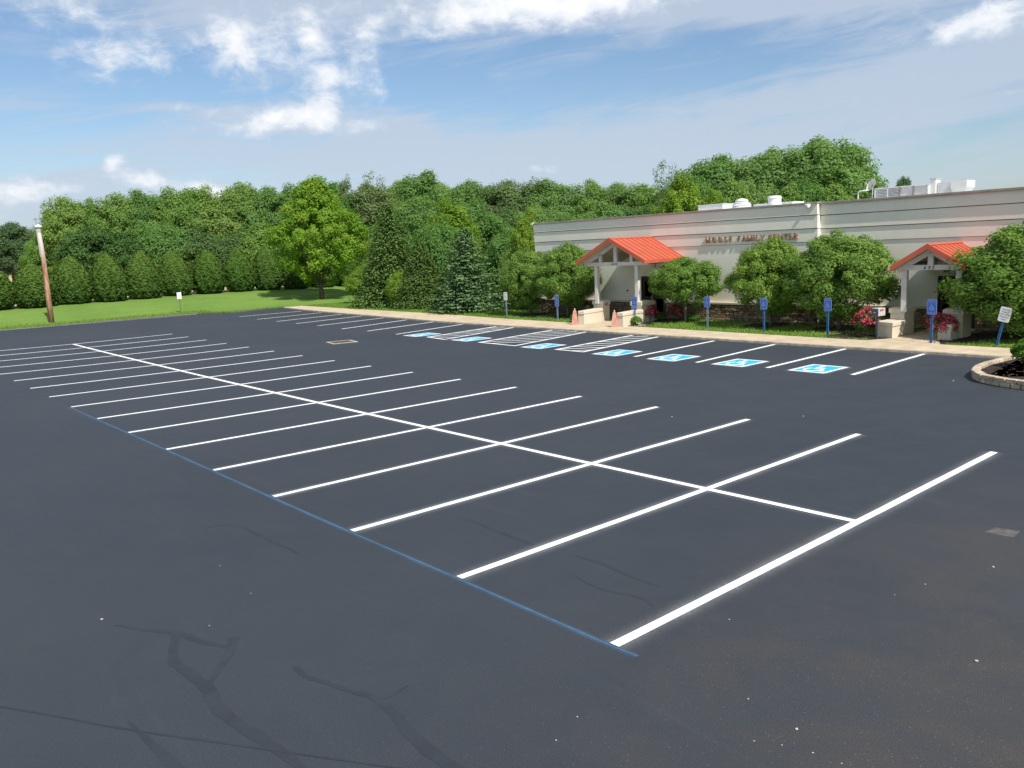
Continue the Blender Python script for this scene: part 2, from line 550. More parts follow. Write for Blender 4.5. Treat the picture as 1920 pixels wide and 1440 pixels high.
M_GALV = simple('galvanized_metal', (0.55, 0.56, 0.57), 0.45, 0.12, 5.0, metal=0.35)
M_RUST = simple('rusty_steel', (0.30, 0.22, 0.18), 0.7, 0.2, 12.0)
M_BLACK = simple('black_plastic', (0.02, 0.02, 0.022), 0.5, 0.1, 3.0)
M_BRONZE = simple('bronze_letters', (0.36, 0.185, 0.085), 0.5, 0.15, 12.0, metal=0.0)
M_SIGNB = simple('sign_blue', (0.050, 0.125, 0.46), 0.45, 0.08, 20.0)
M_SIGNT = simple('sign_blue_print', (0.30, 0.40, 0.72), 0.5, 0.05, 20.0)
M_SIGNW = simple('sign_white', (0.78, 0.79, 0.80), 0.45, 0.05, 20.0)
M_POSTB = simple('blue_post_paint', (0.025, 0.145, 0.36), 0.5, 0.15, 9.0)
M_POSTG = simple('weathered_blue_grey_post', (0.17, 0.25, 0.34), 0.6, 0.15, 9.0)
M_POSTD = simple('brown_steel_post', (0.09, 0.075, 0.05), 0.7, 0.2, 9.0)
M_BARK = simple('bark', (0.095, 0.075, 0.058), 0.9, 0.25, 9.0, 0.9, 30.0)
M_BARKG = simple('grey_bark', (0.17, 0.15, 0.125), 0.9, 0.25, 9.0, 0.9, 30.0)
M_MULCH = simple('dark_mulch', (0.030, 0.018, 0.013), 0.95, 0.35, 20.0, 1.0, 50.0)
M_CHIP = simple('bark_chip', (0.075, 0.042, 0.030), 0.95, 0.3, 40.0)
M_STONE = simple('field_stone', (0.40, 0.285, 0.185), 0.85, 0.25, 6.0, 0.6, 30.0, obj_var=0.32)
M_STONE2 = simple('brown_stone', (0.27, 0.165, 0.105), 0.85, 0.25, 6.0, 0.6, 30.0, obj_var=0.3)
M_MORTAR = simple('stone_mortar', (0.09, 0.066, 0.05), 0.95, 0.2, 12.0, 0.5, 50.0)
M_BLOCK = simple('tan_wall_block', (0.50, 0.41, 0.29), 0.92, 0.18, 5.0, 0.7, 35.0, obj_var=0.12)
M_PINKC = simple('faded_pink_terracotta', (0.52, 0.25, 0.19), 0.8, 0.12, 5.0, 0.3, 30.0)
M_SEAL = simple('crack_sealant', (0.029, 0.034, 0.043), 0.68, 0.12, 2.0, 0.2, 60.0, spec=0.4)
M_PEB = simple('pale_pebble', (0.50, 0.47, 0.42), 0.8, 0.1, 50.0)
M_PATCH = simple('dry_concrete_smear', (0.10, 0.095, 0.088), 0.9, 0.2, 8.0)
M_FIELD = simple('dry_wheat_field', (0.46, 0.36, 0.19), 0.95, 0.18, 0.8, col2=(0.38, 0.31, 0.14))
M_LAMPW = simple('white_lamp_cap', (0.80, 0.80, 0.78), 0.35, 0.03, 5.0)
M_MBOX = simple('mailbox_dark', (0.075, 0.08, 0.10), 0.5, 0.1, 8.0)
M_MBOXW = simple('mailbox_side', (0.46, 0.49, 0.49), 0.5, 0.08, 8.0)
M_RED = simple('red_print', (0.60, 0.06, 0.04), 0.6, 0.05, 8.0)
M_DRAIN = simple('iron_grate', (0.10, 0.085, 0.075), 0.8, 0.3, 20.0)
M_DRAINF = simple('bare_concrete_rim', (0.48, 0.42, 0.34), 0.9, 0.15, 9.0, 0.3, 50.0)
M_ROCKS = simple('pale_river_stone', (0.45, 0.42, 0.42), 0.8, 0.25, 30.0)

L_TREE = leafmat('oak_leaves', (0.135, 0.235, 0.060), (0.250, 0.375, 0.100), 0.48, 0.22, .7, .12)
L_TREE2 = leafmat('deep_green_leaves', (0.108, 0.208, 0.064), (0.205, 0.335, 0.102), 0.48, 0.22, .7, .12)
L_OLIVE = leafmat('olive_leaves', (0.105, 0.165, 0.060), (0.185, 0.260, 0.098), 0.38, 0.15, .7, .12)
L_DARK = leafmat('dark_far_leaves', (0.055, 0.110, 0.050), (0.110, 0.180, 0.075), 0.3, 0.10, .7, .1)
L_MAPLE = leafmat('maple_leaves', (0.120, 0.240, 0.022), (0.240, 0.390, 0.040), 0.45, 0.05, .6, .2, tip=(0.38, 0.30, 0.08))
L_BRIGHT = leafmat('fresh_green_leaves', (0.130, 0.235, 0.026), (0.260, 0.375, 0.050), 0.45, 0.08, .6, .2)
L_PEAR = leafmat('ornamental_tree_leaves', (0.105, 0.200, 0.034), (0.235, 0.360, 0.072), 0.38, 0.10, .55, .25)
L_PEARL = leafmat('yellow_green_ornamental_leaves', (0.120, 0.215, 0.030), (0.260, 0.375, 0.065), 0.4, 0.05, .55, .25)  # brighter yellow-green leaf tone for one tree
L_UNDER = leafmat('shaded_understorey_leaves', (0.050, 0.110, 0.034), (0.110, 0.190, 0.058), 0.32, 0.2, .7, .1)  # darker green paints the wood's shadow gaps into the leaf colour
L_ARB = leafmat('arborvitae_foliage', (0.060, 0.122, 0.024), (0.130, 0.220, 0.044), 0.30, 0.10, .8, .08)
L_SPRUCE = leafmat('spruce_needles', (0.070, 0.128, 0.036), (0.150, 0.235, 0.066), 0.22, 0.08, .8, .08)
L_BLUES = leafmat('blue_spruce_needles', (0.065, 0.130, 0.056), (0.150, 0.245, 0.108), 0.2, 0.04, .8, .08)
L_BOX = leafmat('boxwood_leaves', (0.070, 0.170, 0.014), (0.150, 0.290, 0.024), 0.3, 0.15)
L_ROSE = leafmat('rose_leaves', (0.045, 0.085, 0.020), (0.090, 0.140, 0.035), 0.3, 0.1)
L_PETAL = leafmat('pink_petals', (0.62, 0.03, 0.10), (0.85, 0.10, 0.20), 0.25, 0.05)
L_GRASS = leafmat('grass_blades', (0.120, 0.230, 0.030), (0.230, 0.350, 0.060), 0.35, 0.0)


# ================================================================== foliage geometry
def leaf_cloud(name, pts, nrm, size, mat, aspect=0.62, seed=0, tint=None, updir=None, extra_mats=None):
    """every leaf is a folded four-sided blade; pts, nrm (N,3), size (N)"""
    r = np.random.default_rng(seed)
    n = len(pts)
    nrm = nrm / (np.linalg.norm(nrm, axis=1, keepdims=True) + 1e-9)
    if updir is None:
        t = r.normal(size=(n, 3))
    else:
        t = updir
    t = t - nrm * np.sum(t * nrm, axis=1, keepdims=True)
    t /= (np.linalg.norm(t, axis=1, keepdims=True) + 1e-9)
    b = np.cross(nrm, t)
    s = size[:, None]
    v = np.empty((n, 4, 3))
    v[:, 0] = pts - t * s * 0.5
    v[:, 1] = pts + b * s * aspect * 0.5 + nrm * s * 0.10 - t * s * .06
    v[:, 2] = pts + t * s * 0.5
    v[:, 3] = pts - b * s * aspect * 0.5 + nrm * s * 0.10 - t * s * .06
    me = bpy.data.meshes.new(name)
    me.vertices.add(n * 4)
    me.vertices.foreach_set('co', v.reshape(-1).astype(np.float32))
    me.loops.add(n * 4)
    me.loops.foreach_set('vertex_index', np.arange(n * 4, dtype=np.int32))
    me.polygons.add(n)
    me.polygons.foreach_set('loop_start', np.arange(0, n * 4, 4, dtype=np.int32))
    me.polygons.foreach_set('loop_total', np.full(n, 4, dtype=np.int32))
    at = me.attributes.new('tint', 'FLOAT', 'FACE')
    if tint is None:
        tint = r.random(n)
    at.data.foreach_set('value', np.clip(tint, 0, 1).astype(np.float32))
    me.materials.append(mat)
    me.update(calc_edges=True)
    return me


def sph(r, n):
    d = r.normal(size=(n, 3))
    return d / np.linalg.norm(d, axis=1, keepdims=True)


def crown_pts(seed, H, R, zlo, nclump, per, cr, shape='oval', flat=1.0, squash=(1, 1), low=0.0, leaf=0.3, up=0.35, fill=0.15):
    """clumps of leaves spread over a crown from height zlo to H with radius R.
    returns points, normals, per-leaf tint"""
    r = np.random.default_rng(seed)
    cz, hz = (H + zlo) / 2, (H - zlo) / 2
    pts, nr, ti, cl = [], [], [], []
    for k in range(nclump):
        d = sph(r, 1)[0]
        if d[2] < -0.55 and r.random() < 0.6:
            d[2] *= -0.6
        q = r.uniform(0.72, 1.03) if r.random() > fill else r.uniform(0.2, 0.75)
        z = d[2] * q
        if shape == 'oval':
            w = 1.0
        elif shape == 'egg':      # widest low, pointed top
            w = 1.06 - 0.50 * max(0, z) - 0.05 * max(0, -z)
        elif shape == 'taper':
            w = 1.06 - 0.66 * max(0, z) - 0.12 * max(0, -z)
        elif shape == 'full':
            w = min(1.3, (max(.2, math.hypot(d[0], d[1]))) ** -0.45) if z < 0 else 1.0 - .12 * z
        elif shape == 'flat':     # umbrella: flat bottom
            w = 1.0
            if z < -0.45:
                z = -0.45 - (z + .45) * -0.3
        c = np.array([d[0] * q * R * w * squash[0], d[1] * q * R * w * squash[1], cz + z * hz])
        rad_c = cr * r.uniform(0.6, 1.4)
        m = int(per * (rad_c / cr) ** 1.5)
        dd = sph(r, m)
        dd[:, 2] = np.where((dd[:, 2] < -0.5) & (r.random(m) < .5), -dd[:, 2] * 0.6, dd[:, 2])
        rr = rad_c * r.uniform(0.55, 1.08, size=(m, 1))
        p = c + dd * rr * np.array([1, 1, flat])
        out = dd + 0.45 * (c - np.array([0, 0, cz])) / max(R, .1)
        no = out * 0.9 + r.normal(size=(m, 3)) * 0.42 + np.array([0, 0, up])
        pts.append(p)
        nr.append(no)
        ti.append(np.clip(r.uniform(0.0, 1.0) * 0.45 + r.random(m) * 0.6, 0, 1))
        cl.append(c)
    return np.concatenate(pts), np.concatenate(nr), np.concatenate(ti), cl


def trunk_mesh(name, seed, H, r0, zlo, clumps, mat, limbs=9, forks=0, lean=0.03, n=7):
    r = random.Random(seed)
    mb = MB()
    top = H * 0.78
    pts, rs = [], []
    k = 6
    px = py = 0.0
    for i in range(k + 1):
        t = i / k
        pts.append((px, py, t * top - 0.08))
        rs.append(r0 * (1.25 if i == 0 else 1) * (1 - 0.85 * t) + 0.01)
        px += r.uniform(-1, 1) * lean * H * .3
        py += r.uniform(-1, 1) * lean * H * .3
    mb.tube(pts, rs, n)
    cs = list(clumps)
    r.shuffle(cs)
    for c in cs[:limbs]:
        t = r.uniform(0.12, 0.75)
        z0 = max(zlo * 0.55, t * top * 0.9)
        z0 = min(z0, c[2] - 0.1)
        z0 = max(z0, zlo * 0.4)
        i = min(int(z0 / top * k), k - 1)
        b = Vector(pts[i]).lerp(Vector(pts[i + 1]), 0.5)
        b.z = z0
        e = Vector(c)
        mid = b.lerp(e, 0.5) + Vector((0, 0, -0.08 * (e - b).length))
        rr = rs[i] * 0.5
        mb.tube([b, mid, e], [rr, rr * 0.6, rr * 0.15], 5, cap=False)
    me = bpy.data.meshes.new(name)
    me.from_pydata(mb.v, [], mb.f)
    me.materials.append(mat)
    me.polygons.foreach_set('use_smooth', [True] * len(me.polygons))
    me.update()
    return me


class TreeKind:
    """one shared crown mesh and one shared trunk mesh, unit height H0 / radius R0"""
    def __init__(self, key, seed, H, R, zlo, nclump, per, cr, leaf, lmat, bmat, shape='oval', trunk_r=0.25, limbs=9, **kw):
        p, n, t, c = crown_pts(seed, H, R, zlo, nclump, per, cr, shape, leaf=leaf, **kw)
        r = np.random.default_rng(seed + 1)
        self.crown = leaf_cloud(key + '_crown', p, n, leaf * r.uniform(0.7, 1.3, len(p)), lmat, seed=seed, tint=t)
        self.trunk = trunk_mesh(key + '_trunk', seed, H, trunk_r, zlo, c, bmat, limbs)
        self.H, self.R = H, R

    def place(self, name, x, y, z, h, rr, label, cat='tree', group=None, rotz=0.0, mat=None, sy=None):
        t = thing(name, (x, y, z), label, cat, group, rotz)
        t.scale = (rr / self.R, (sy or rr) / self.R, h / self.H)
        c = add_mesh('crown', self.crown, t)
        if mat is not None:
            c.material_slots[0].link = 'OBJECT'
            c.material_slots[0].material = mat
        add_mesh('trunk', self.trunk, t)
        return t


def th(x, y):
    t = min(max((y - 62.6) / 15.5, 0), 1)
    s = t * t * (3 - 2 * t)
    return 1.03 * (.35 * t + .65 * s)


# ================================================================== ground
def grid_sheet(name, x0, x1, nx, y0, y1, ny, fn, mat, xs=None, ys=None):
    xs = np.linspace(x0, x1, nx) if xs is None else np.array(xs)
    ys = np.linspace(y0, y1, ny) if ys is None else np.array(ys)
    v = [(x, y, fn(x, y)) for y in ys for x in xs]
    nx, ny = len(xs), len(ys)
    f = [(j * nx + i, j * nx + i + 1, (j + 1) * nx + i + 1, (j + 1) * nx + i) for j in range(ny - 1) for i in range(nx - 1)]
    mb = MB()
    mb.add(v, f)
    o = mb.build(name, mat, smooth=True)
    tag(o, kind='structure')
    return o


ys_ = list(np.linspace(-900, -60, 8)) + list(np.linspace(-40, 60, 11)) + list(np.linspace(61, 80, 39)) + list(np.linspace(84, 200, 12)) + [300, 500, 900, 1500]
xs_ = [-1500, -700, -300, -120] + list(np.linspace(-60, 110, 69)) + [150, 300, 700, 1500]


def ground_h(x, y):
    bump = 0.03 * math.sin(x * .31 + 1) * math.sin(y * .23) * min(max((y - 63) / 3, 0), 1)
    return th(x, y) - 0.006 + bump


ground = grid_sheet('ground', 0, 0, 0, 0, 0, 0, ground_h, M_GRASS, xs_, ys_)
tag(ground, 'mown green lawn rising gently behind the parking lot')

fx = [-1500, -500, -150] + list(np.linspace(-60, 120, 30)) + [300, 1000, 1500]
fy = [79.6, 81, 84, 90, 100, 130, 200, 400, 900, 1450]
field = grid_sheet('field', 0, 0, 0, 0, 0, 0, lambda x, y: ground_h(x, y) + 0.05 + (0.02 if y > 80 else -0.06), M_FIELD, fx, fy)
tag(field, 'dry tan field beyond the clipped arborvitae')

# lot outline (ccw)
lot_poly = [(-70, -60), (80, -60), (80, -14), (17.35, -14), (17.35, 34), (17.95, 41), (18.45, 48), (19.0, 54), (19.72, 59.3), (20.6, 60.9), (19.2, 61.1), (17.0, 60.6), (15.4, 60.2),
            (14.5, 61.4), (13.8, 62.6), (9, 62.9), (4, 62.95), (-0.1, 63.05), (-20, 63.1), (-70, 63.2)]
mb = MB()
mb.flat(lot_poly, 0.0)
lot = mb.build('parking_lot', M_ASPH)
bm_ = bmesh.new()
bm_.from_mesh(lot.data)
bmesh.ops.triangulate(bm_, faces=bm_.faces)
bm_.to_mesh(lot.data)
bm_.free()
tag(lot, 'freshly sealed dark asphalt parking lot', kind='structure')

front = [(17.35, -14), (17.35, 34), (17.95, 41), (18.45, 48), (19.0, 54), (19.72, 59.3)]
back = [(19.45, -14), (19.45, 12), (19.8, 22), (20.1, 31), (20.9, 40), (21.2, 52), (21.55, 60.2)]


mg = MB()
qm = random.Random(77)
mpts = [(-70, 63.15), (-20, 63.05), (-10, 63.0), (-0.1, 63.0), (4, 62.9), (9, 62.85), (13.8, 62.55), (14.6, 61.3), (15.6, 60.2), (17.2, 60.6), (19.3, 61.1)]
vs, fs = [], []
dens = []
for i in range(len(mpts) - 1):
    for k in range(10):
        t = k / 10
        dens.append((mpts[i][0] * (1 - t) + mpts[i + 1][0] * t, mpts[i][1] * (1 - t) + mpts[i + 1][1] * t))
for (x, y) in dens:
    wv2 = qm.uniform(.18, .55)
    vs += [(x, y - .06, .004), (x + .1, y + wv2 * .5, .016 + th(x, y + wv2 * .5)), (x + .1, y + wv2, .012 + th(x, y + wv2))]
for k in range(len(dens) - 1):
    fs += [(3 * k, 3 * k + 3, 3 * k + 4, 3 * k + 1), (3 * k + 1, 3 * k + 4, 3 * k + 5, 3 * k + 2)]
mg.add(vs, fs)
mgo = mg.build('gravel_margin', simple('dusty_gravel', (0.20, 0.18, 0.14), .95, .3, 7.0, .6, 40.0, col2=(0.11, 0.10, 0.075)))
tag(mgo, 'dusty gravel margin between the asphalt and the far lawn', kind='structure')


def interp(poly, y):
    ys = [p[1] for p in poly]
    return float(np.interp(y, ys, [p[0] for p in poly]))


SWZ = 0.08
# sidewalk of separate cast slabs
sw = thing('sidewalk', (0, 0, 0), 'tan concrete sidewalk along the front of the building', None)
tag(sw, kind='structure')
del_keys = [k for k in ('category',) if k in sw.keys()]
for k in del_keys:
    del sw[k]
ys = np.arange(-14, 59.4, 2.46)
for i in range(len(ys)):
    a, b = ys[i], (ys[i + 1] if i + 1 < len(ys) else 60.1)
    if b - a < 0.4:
        continue
    g_ = 0.008
    mbs = MB()
    nseg = 2
    vs, fs = [], []
    yy = np.linspace(a + g_, b - g_, 3)
    x0s = [interp(front, y) + 0.16 for y in yy]
    x1s = [interp(back, y) for y in yy]
    for x0, x1, y in zip(x0s, x1s, yy):
        vs += [(x0, y, -0.05), (x1, y, -0.05), (x1, y, SWZ), (x0, y, SWZ)]
    fs = [(0, 1, 2, 3), (11, 10, 9, 8)]
    for k in range(2):
        o = k * 4
        for e in range(4):
            e2 = (e + 1) % 4
            fs.append((o + e, o + 4 + e, o + 4 + e2, o + e2))
    mbs.add(vs, fs)
    mbs.build('slab', M_CONC, sw, bevel=0.006)

kerb = thing('kerb', (0, 0, 0), 'low concrete kerb edging the sidewalk beside the asphalt', None)
tag(kerb, kind='structure')
rk = random.Random(3)
ys = np.arange(-14, 59.4, 3.05)
for i in range(len(ys)):
    a, b = ys[i], (ys[i + 1] if i + 1 < len(ys) else 59.5)
    if b - a < .4:
        continue
    xa, xb = interp(front, a), interp(front, b)
    mbs = MB()
    dz = rk.uniform(-.004, .004)
    mbs.hexa([(xa, a + .004, -.05), (xa + .155, a + .004, -.05), (xb + .155, b - .004, -.05), (xb, b - .004, -.05),
              (xa + .02, a + .004, SWZ + .004 + dz), (xa + .155, a + .004, SWZ + .004 + dz), (xb + .155, b - .004, SWZ + .004 - dz), (xb + .02, b - .004, SWZ + .004 - dz)])
    mbs.build('kerb_stone', M_KERB, kerb, bevel=0.012)

# lawn between sidewalk and building, and beyond the building's left end
lawn = MB()
bk = [(x, y) for x, y in back]
vs, fs = [], []
for (x, y) in bk:
    xf = 24.3 if y < 30 else 75
    xm = min(x + 1.2, xf - .2)
    vs += [(x, y, 0.055), (xm, y, 0.06), (22.6, y, 0.03), (xf, y, 0.02)]
for k in range(len(bk) - 1):
    for e in range(3):
        fs.append((k * 4 + e, k * 4 + e + 1, k * 4 + 5 + e, k * 4 + 4 + e))
lawn.add(vs, fs)
lo = lawn.build('lawn', M_GRASS)
tag(lo, 'strip of lawn between the sidewalk and the building', kind='structure')

# entrance paths
pa = MB()
pa.prism([(19.40, 22.55), (24.2, 23.2), (24.2, 25.35), (21.4, 25.25), (19.40, 24.95)], -0.02, 0.084)
p1 = pa.build('path', M_CONC, bevel=0.006)
tag(p1, 'short concrete path to the left entrance', kind='structure')
pa = MB()
pa.prism([(19.40, 7.2), (20.6, 7.75), (24.3, 8.1), (24.3, 9.6), (21.6, 9.4), (20.4, 9.40), (19.40, 9.9)], -0.02, 0.083)
p2 = pa.build('path', M_CONC, bevel=0.006)
tag(p2, 'short concrete path to the right entrance', kind='structure')

# mulch beds
r_ = random.Random(5)


def blob_poly(cx, cy, rx, ry, n=18, seed=0):
    q = random.Random(seed)
    return [(cx + rx * q.uniform(.85, 1.1) * math.cos(2 * math.pi * i / n), cy + ry * q.uniform(.85, 1.1) * math.sin(2 * math.pi * i / n)) for i in range(n)]


bed = MB()
beds = [(20.6, 10.8, 1.1, 1.3, 1), (21.4, 7.3, 1.9, 0.9, 2), (20.6, 22.2, 0.9, 0.75, 3), (22.8, 22.4, 1.2, 1.1, 4), (20.5, 26.2, 0.8, 0.7, 5),
        (22.7, 16.4, 1.3, .9, 6), (22.8, 13.0, 1.3, .9, 7), (22.8, 6.4, 1.3, 1.4, 8), (22.8, 32.5, 1.4, 1.2, 9), (22.9, 29.4, 1.2, 1.0, 10)]
for cx, cy, rx, ry, sd in beds:
    pl = blob_poly(cx, cy, rx, ry, 20, sd)
    pl = [(min(max(x, 19.5 if cy < 12 else interp(back, y) + 0.03), 24.2), y) for x, y in pl]
    bed.flat(pl, 0.068 + 0.001 * sd)
bo = bed.build('mulch_bed', M_MULCH)
tag(bo, 'dark mulch beds under the shrubs and trees', kind='structure')
rr = np.random.default_rng(11)
chips = MB()
for cx, cy, rx, ry, sd in beds:
    for _ in range(150):
        a = rr.uniform(0, 6.28)
        q = math.sqrt(rr.random()) * 1.02
        x, y = cx + rx * q * math.cos(a), cy + ry * q * math.sin(a)
        if x < interp(back, y) + .02 or x > 24.2:
            continue
        chips.box((x, y, 0.085 + rr.random() * .02), (0.07 * rr.uniform(.5, 1.4), 0.03, 0.015), rz=rr.uniform(0, 3.14), ry=rr.uniform(-.4, .4))
co = chips.build('bark_chips', M_CHIP)
tag(co, 'loose bark chips lying on the planting beds', kind='stuff')

# grass blades along the sidewalk strip and along the lot's far edge
rg = np.random.default_rng(21)
N = 34000
gy = rg.uniform(-2, 60, N) ** 1.0
bx = np.interp(gy, [p[1] for p in back], [p[0] for p in back])
gx = bx + 0.0 + rg.random(N) ** 1.6 * 4.2
N2 = 9000
gx2 = rg.uniform(-26, 15, N2)
gy2 = 63.0 + rg.random(N2) ** 2 * 2.0
N3 = 2500
tt = rg.random(N3)
ex = np.interp(tt, [0, .25, .5, .75, 1], [13.8, 14.5, 15.4, 17.0, 20.6])
ey = np.interp(tt, [0, .25, .5, .75, 1], [62.6, 61.4, 60.2, 60.6, 61.0]) + rg.random(N3) * .6
gx, gy = np.concatenate([gx, gx2, ex]), np.concatenate([gy, gy2, ey])


def in_bed(x, y):
    m = np.zeros(len(x), bool)
    for cx, cy, rx, ry, sd in beds:
        m |= ((x - cx) / rx) ** 2 + ((y - cy) / ry) ** 2 < 0.85
    m |= (x > 19) & (x < 24.5) & (y > 22.4) & (y < 25.6)
    m |= (x > 19) & (x < 24.5) & (y > 7.1) & (y < 10.0)
    m |= (x > 24.2) & (y < 34.2)
    return m


keep = ~in_bed(gx, gy)
gx, gy = gx[keep], gy[keep]
gz = np.array([0.06 if y < 60.2 else th(x, y) for x, y in zip(gx, gy)])
gh = rg.uniform(0.05, 0.11, len(gx)) * np.where(gy > 60, 1.3, 1.0)
gp = np.stack([gx, gy, gz + gh * .4], 1)
gn = rg.normal(size=(len(gx), 3)) * np.array([1, 1, .25])
gu = np.tile(np.array([[0, 0, 1.0]]), (len(gx), 1)) + rg.normal(size=(len(gx), 3)) * .35
me = leaf_cloud('grass', gp, gn, gh * 1.2, L_GRASS, 0.30, 5, None, gu)
go = add_mesh('grass', me)
tag(go, 'short grass blades along the sidewalk and the lot edge', 'grass', kind='stuff')

# ================================================================== painted markings (parts of the lot)
Z_LINE, Z_MIST = 0.008, 0.004


def strip_mesh(a, b, w, z, uvv=False):
    a, b = Vector((*a, z)), Vector((*b, z))
    d = (b - a).normalized()
    s = Vector((-d.y, d.x, 0)) * w / 2
    return [a - s, b - s, b + s, a + s]


def painted(name, a, b, w, mat, parent, z=Z_LINE, ragged=True, seed=0):
    """line with slightly uneven edges"""
    q = random.Random(seed)
    L = math.hypot(b[0] - a[0], b[1] - a[1])
    n = max(2, int(L / 0.9))
    d = Vector((b[0] - a[0], b[1] - a[1], 0)).normalized()
    s = Vector((-d.y, d.x, 0))
    vs = []
    off = 0.0
    for i in range(n + 1):
        t = i / n
        p = Vector((a[0] + (b[0] - a[0]) * t, a[1] + (b[1] - a[1]) * t, z))
        off = off * .7 + q.uniform(-.004, .004)
        ww = w * q.uniform(.97, 1.04)
        vs += [p + s * (off - ww / 2), p + s * (off + ww / 2)]
    fs = [(2 * i, 2 * i + 2, 2 * i + 3, 2 * i + 1) for i in range(n)]
    m = MB()
    m.add(vs, fs)
    return m.build(name, mat, parent)


MISTS = []


def mist(a, b, w, ext=0.0):
    MISTS.append((a, b, w, ext))


def P2(c, i):
    return c[0] * i * i + c[1] * i + c[2]


NX, NY = (0.0016, -0.01377, -5.13788), (0.0123, 2.64966, 0.02205)
CX, CY = (0.00417, -0.05299, 0.0874), (0.01237, 2.59765, 0.12)
FX, FY = (0.00876, -0.11527, 5.34774), (0.0168, 2.53733, 0.24)
for i in range(17):
    n_ = (P2(NX, i), P2(NY, i))
    c_ = (P2(CX, i), P2(CY, i))
    f_ = (P2(FX, i), P2(FY, i))
    # gently bowed as sprayed: near half then far half
    q = random.Random(i)
    m = MB()
    pts = []
    for k in range(13):
        t = k / 12
        l0, l1, l2 = (1 - t) * (1 - 2 * t), 4 * t * (1 - t), t * (2 * t - 1)
        tc_ = (n_[0] * l0 + c_[0] * l1 + f_[0] * l2, n_[1] * l0 + c_[1] * l1 + f_[1] * l2)
        pts.append(tc_)
    vs = []
    for k, p in enumerate(pts):
        p0, p1_ = pts[max(k - 1, 0)], pts[min(k + 1, 12)]
        d = Vector((p1_[0] - p0[0], p1_[1] - p0[1], 0)).normalized()
        s = Vector((-d.y, d.x, 0))
        w = 0.125 * q.uniform(.97, 1.03)
        pp = Vector((*p, Z_LINE)) + s * q.uniform(-.003, .003)
        vs += [pp - s * w / 2, pp + s * w / 2]
    m.add(vs, [(2 * k, 2 * k + 2, 2 * k + 3, 2 * k + 1) for k in range(12)])
    m.build('parking_line', M_WHITE, lot)
    mist(pts[0], pts[6], 0.62)
    mist(pts[6], pts[12], 0.62)
# centre line
cpts = [(P2(CX, i), P2(CY, i)) for i in range(17)]
m = MB()
vs = []
for k, p in enumerate(cpts):
    p0, p1_ = cpts[max(k - 1, 0)], cpts[min(k + 1, 16)]
    d = Vector((p1_[0] - p0[0], p1_[1] - p0[1], 0)).normalized()
    s = Vector((-d.y, d.x, 0))
    w = 0.125
    vs += [Vector((*p, Z_LINE + .004)) - s * w / 2, Vector((*p, Z_LINE + .004)) + s * w / 2]
m.add(vs, [(2 * k, 2 * k + 2, 2 * k + 3, 2 * k + 1) for k in range(16)])
m.build('centre_line', M_WHITE, lot)
for k in range(16):
    mist(cpts[k], cpts[k + 1], 0.5, 0.0)

ROW = [(13.82, 54.63, 18.75, 54.58), (13.29, 50.38, 18.60, 51.07), (13.08, 46.89, 18.35, 47.67), (12.9, 43.69, 18.1, 44.55), (12.79, 40.61, 17.9, 41.39),
       (12.41, 37.03, 17.65, 38.33), (12.44, 34.3, 17.45, 35.26), (12.24, 31.13, 17.3, 32.21), (12.16, 28.31, 17.3, 29.24), (11.93, 26.58, 17.3, 27.83),
       (11.97, 24.01, 17.32, 24.9), (11.9, 21.51, 17.32, 22.6), (11.9, 18.95, 17.32, 19.65), (11.9, 17.45, 17.3, 18.2), (11.94, 14.8, 17.2, 15.18),
       (11.88, 11.99, 17.3, 12.46), (12.06, 9.39, 17.33, 9.61), (12.17, 6.61, 17.33, 6.84)]
for k, (x0, y0, x1, y1) in enumerate(ROW):
    painted('parking_line', (x0, y0), (x1, y1), 0.125, M_WHITE, lot, seed=50 + k)
    mist((x0, y0), (x1, y1), 0.6)
# hatched access aisles
for (li, ri, n) in ((8, 9, 6), (10, 11, 6), (12, 13, 6)):
    A0, A1 = Vector(ROW[li][:2]), Vector(ROW[li][2:])
    B0, B1 = Vector(ROW[ri][:2]), Vector(ROW[ri][2:])
    painted('aisle_end_line', (A0.x + .05, A0.y), (B0.x + .05, B0.y), 0.12, M_WHITE, lot, z=Z_LINE + .004, seed=li)
    wY = (A0 - B0).length
    Lx = A1.x - A0.x
    step = Lx / (n + 0.2)
    for k in range(-1, n + 1):
        # stripe from left line going away and to the right
        s0 = k * step + 0.15
        a_t, b_t = s0 / Lx, (s0 + wY * 0.95) / Lx
        if b_t <= 0.03 or a_t >= 1:
            continue
        pa_ = A0.lerp(A1, max(a_t, 0)) if a_t >= 0 else A0.lerp(B0, min(1, -s0 / (wY * .95)))
        pb_ = B0.lerp(B1, b_t) if b_t <= 1 else A1.lerp(B1, (Lx - s0) / (wY * .95))
        if (pb_ - pa_).length < .25:
            continue
        painted('aisle_stripe', pa_, pb_, 0.11, M_WHITE, lot, z=Z_LINE + .002, seed=li * 10 + k)

# white edge line on the far side
painted('edge_line', (-60, 62.6), (-0.2, 62.42), 0.13, M_OLDLINE, lot, seed=90)
painted('edge_line', (-0.2, 62.42), (13.3, 61.75), 0.13, M_OLDLINE, lot, seed=91)

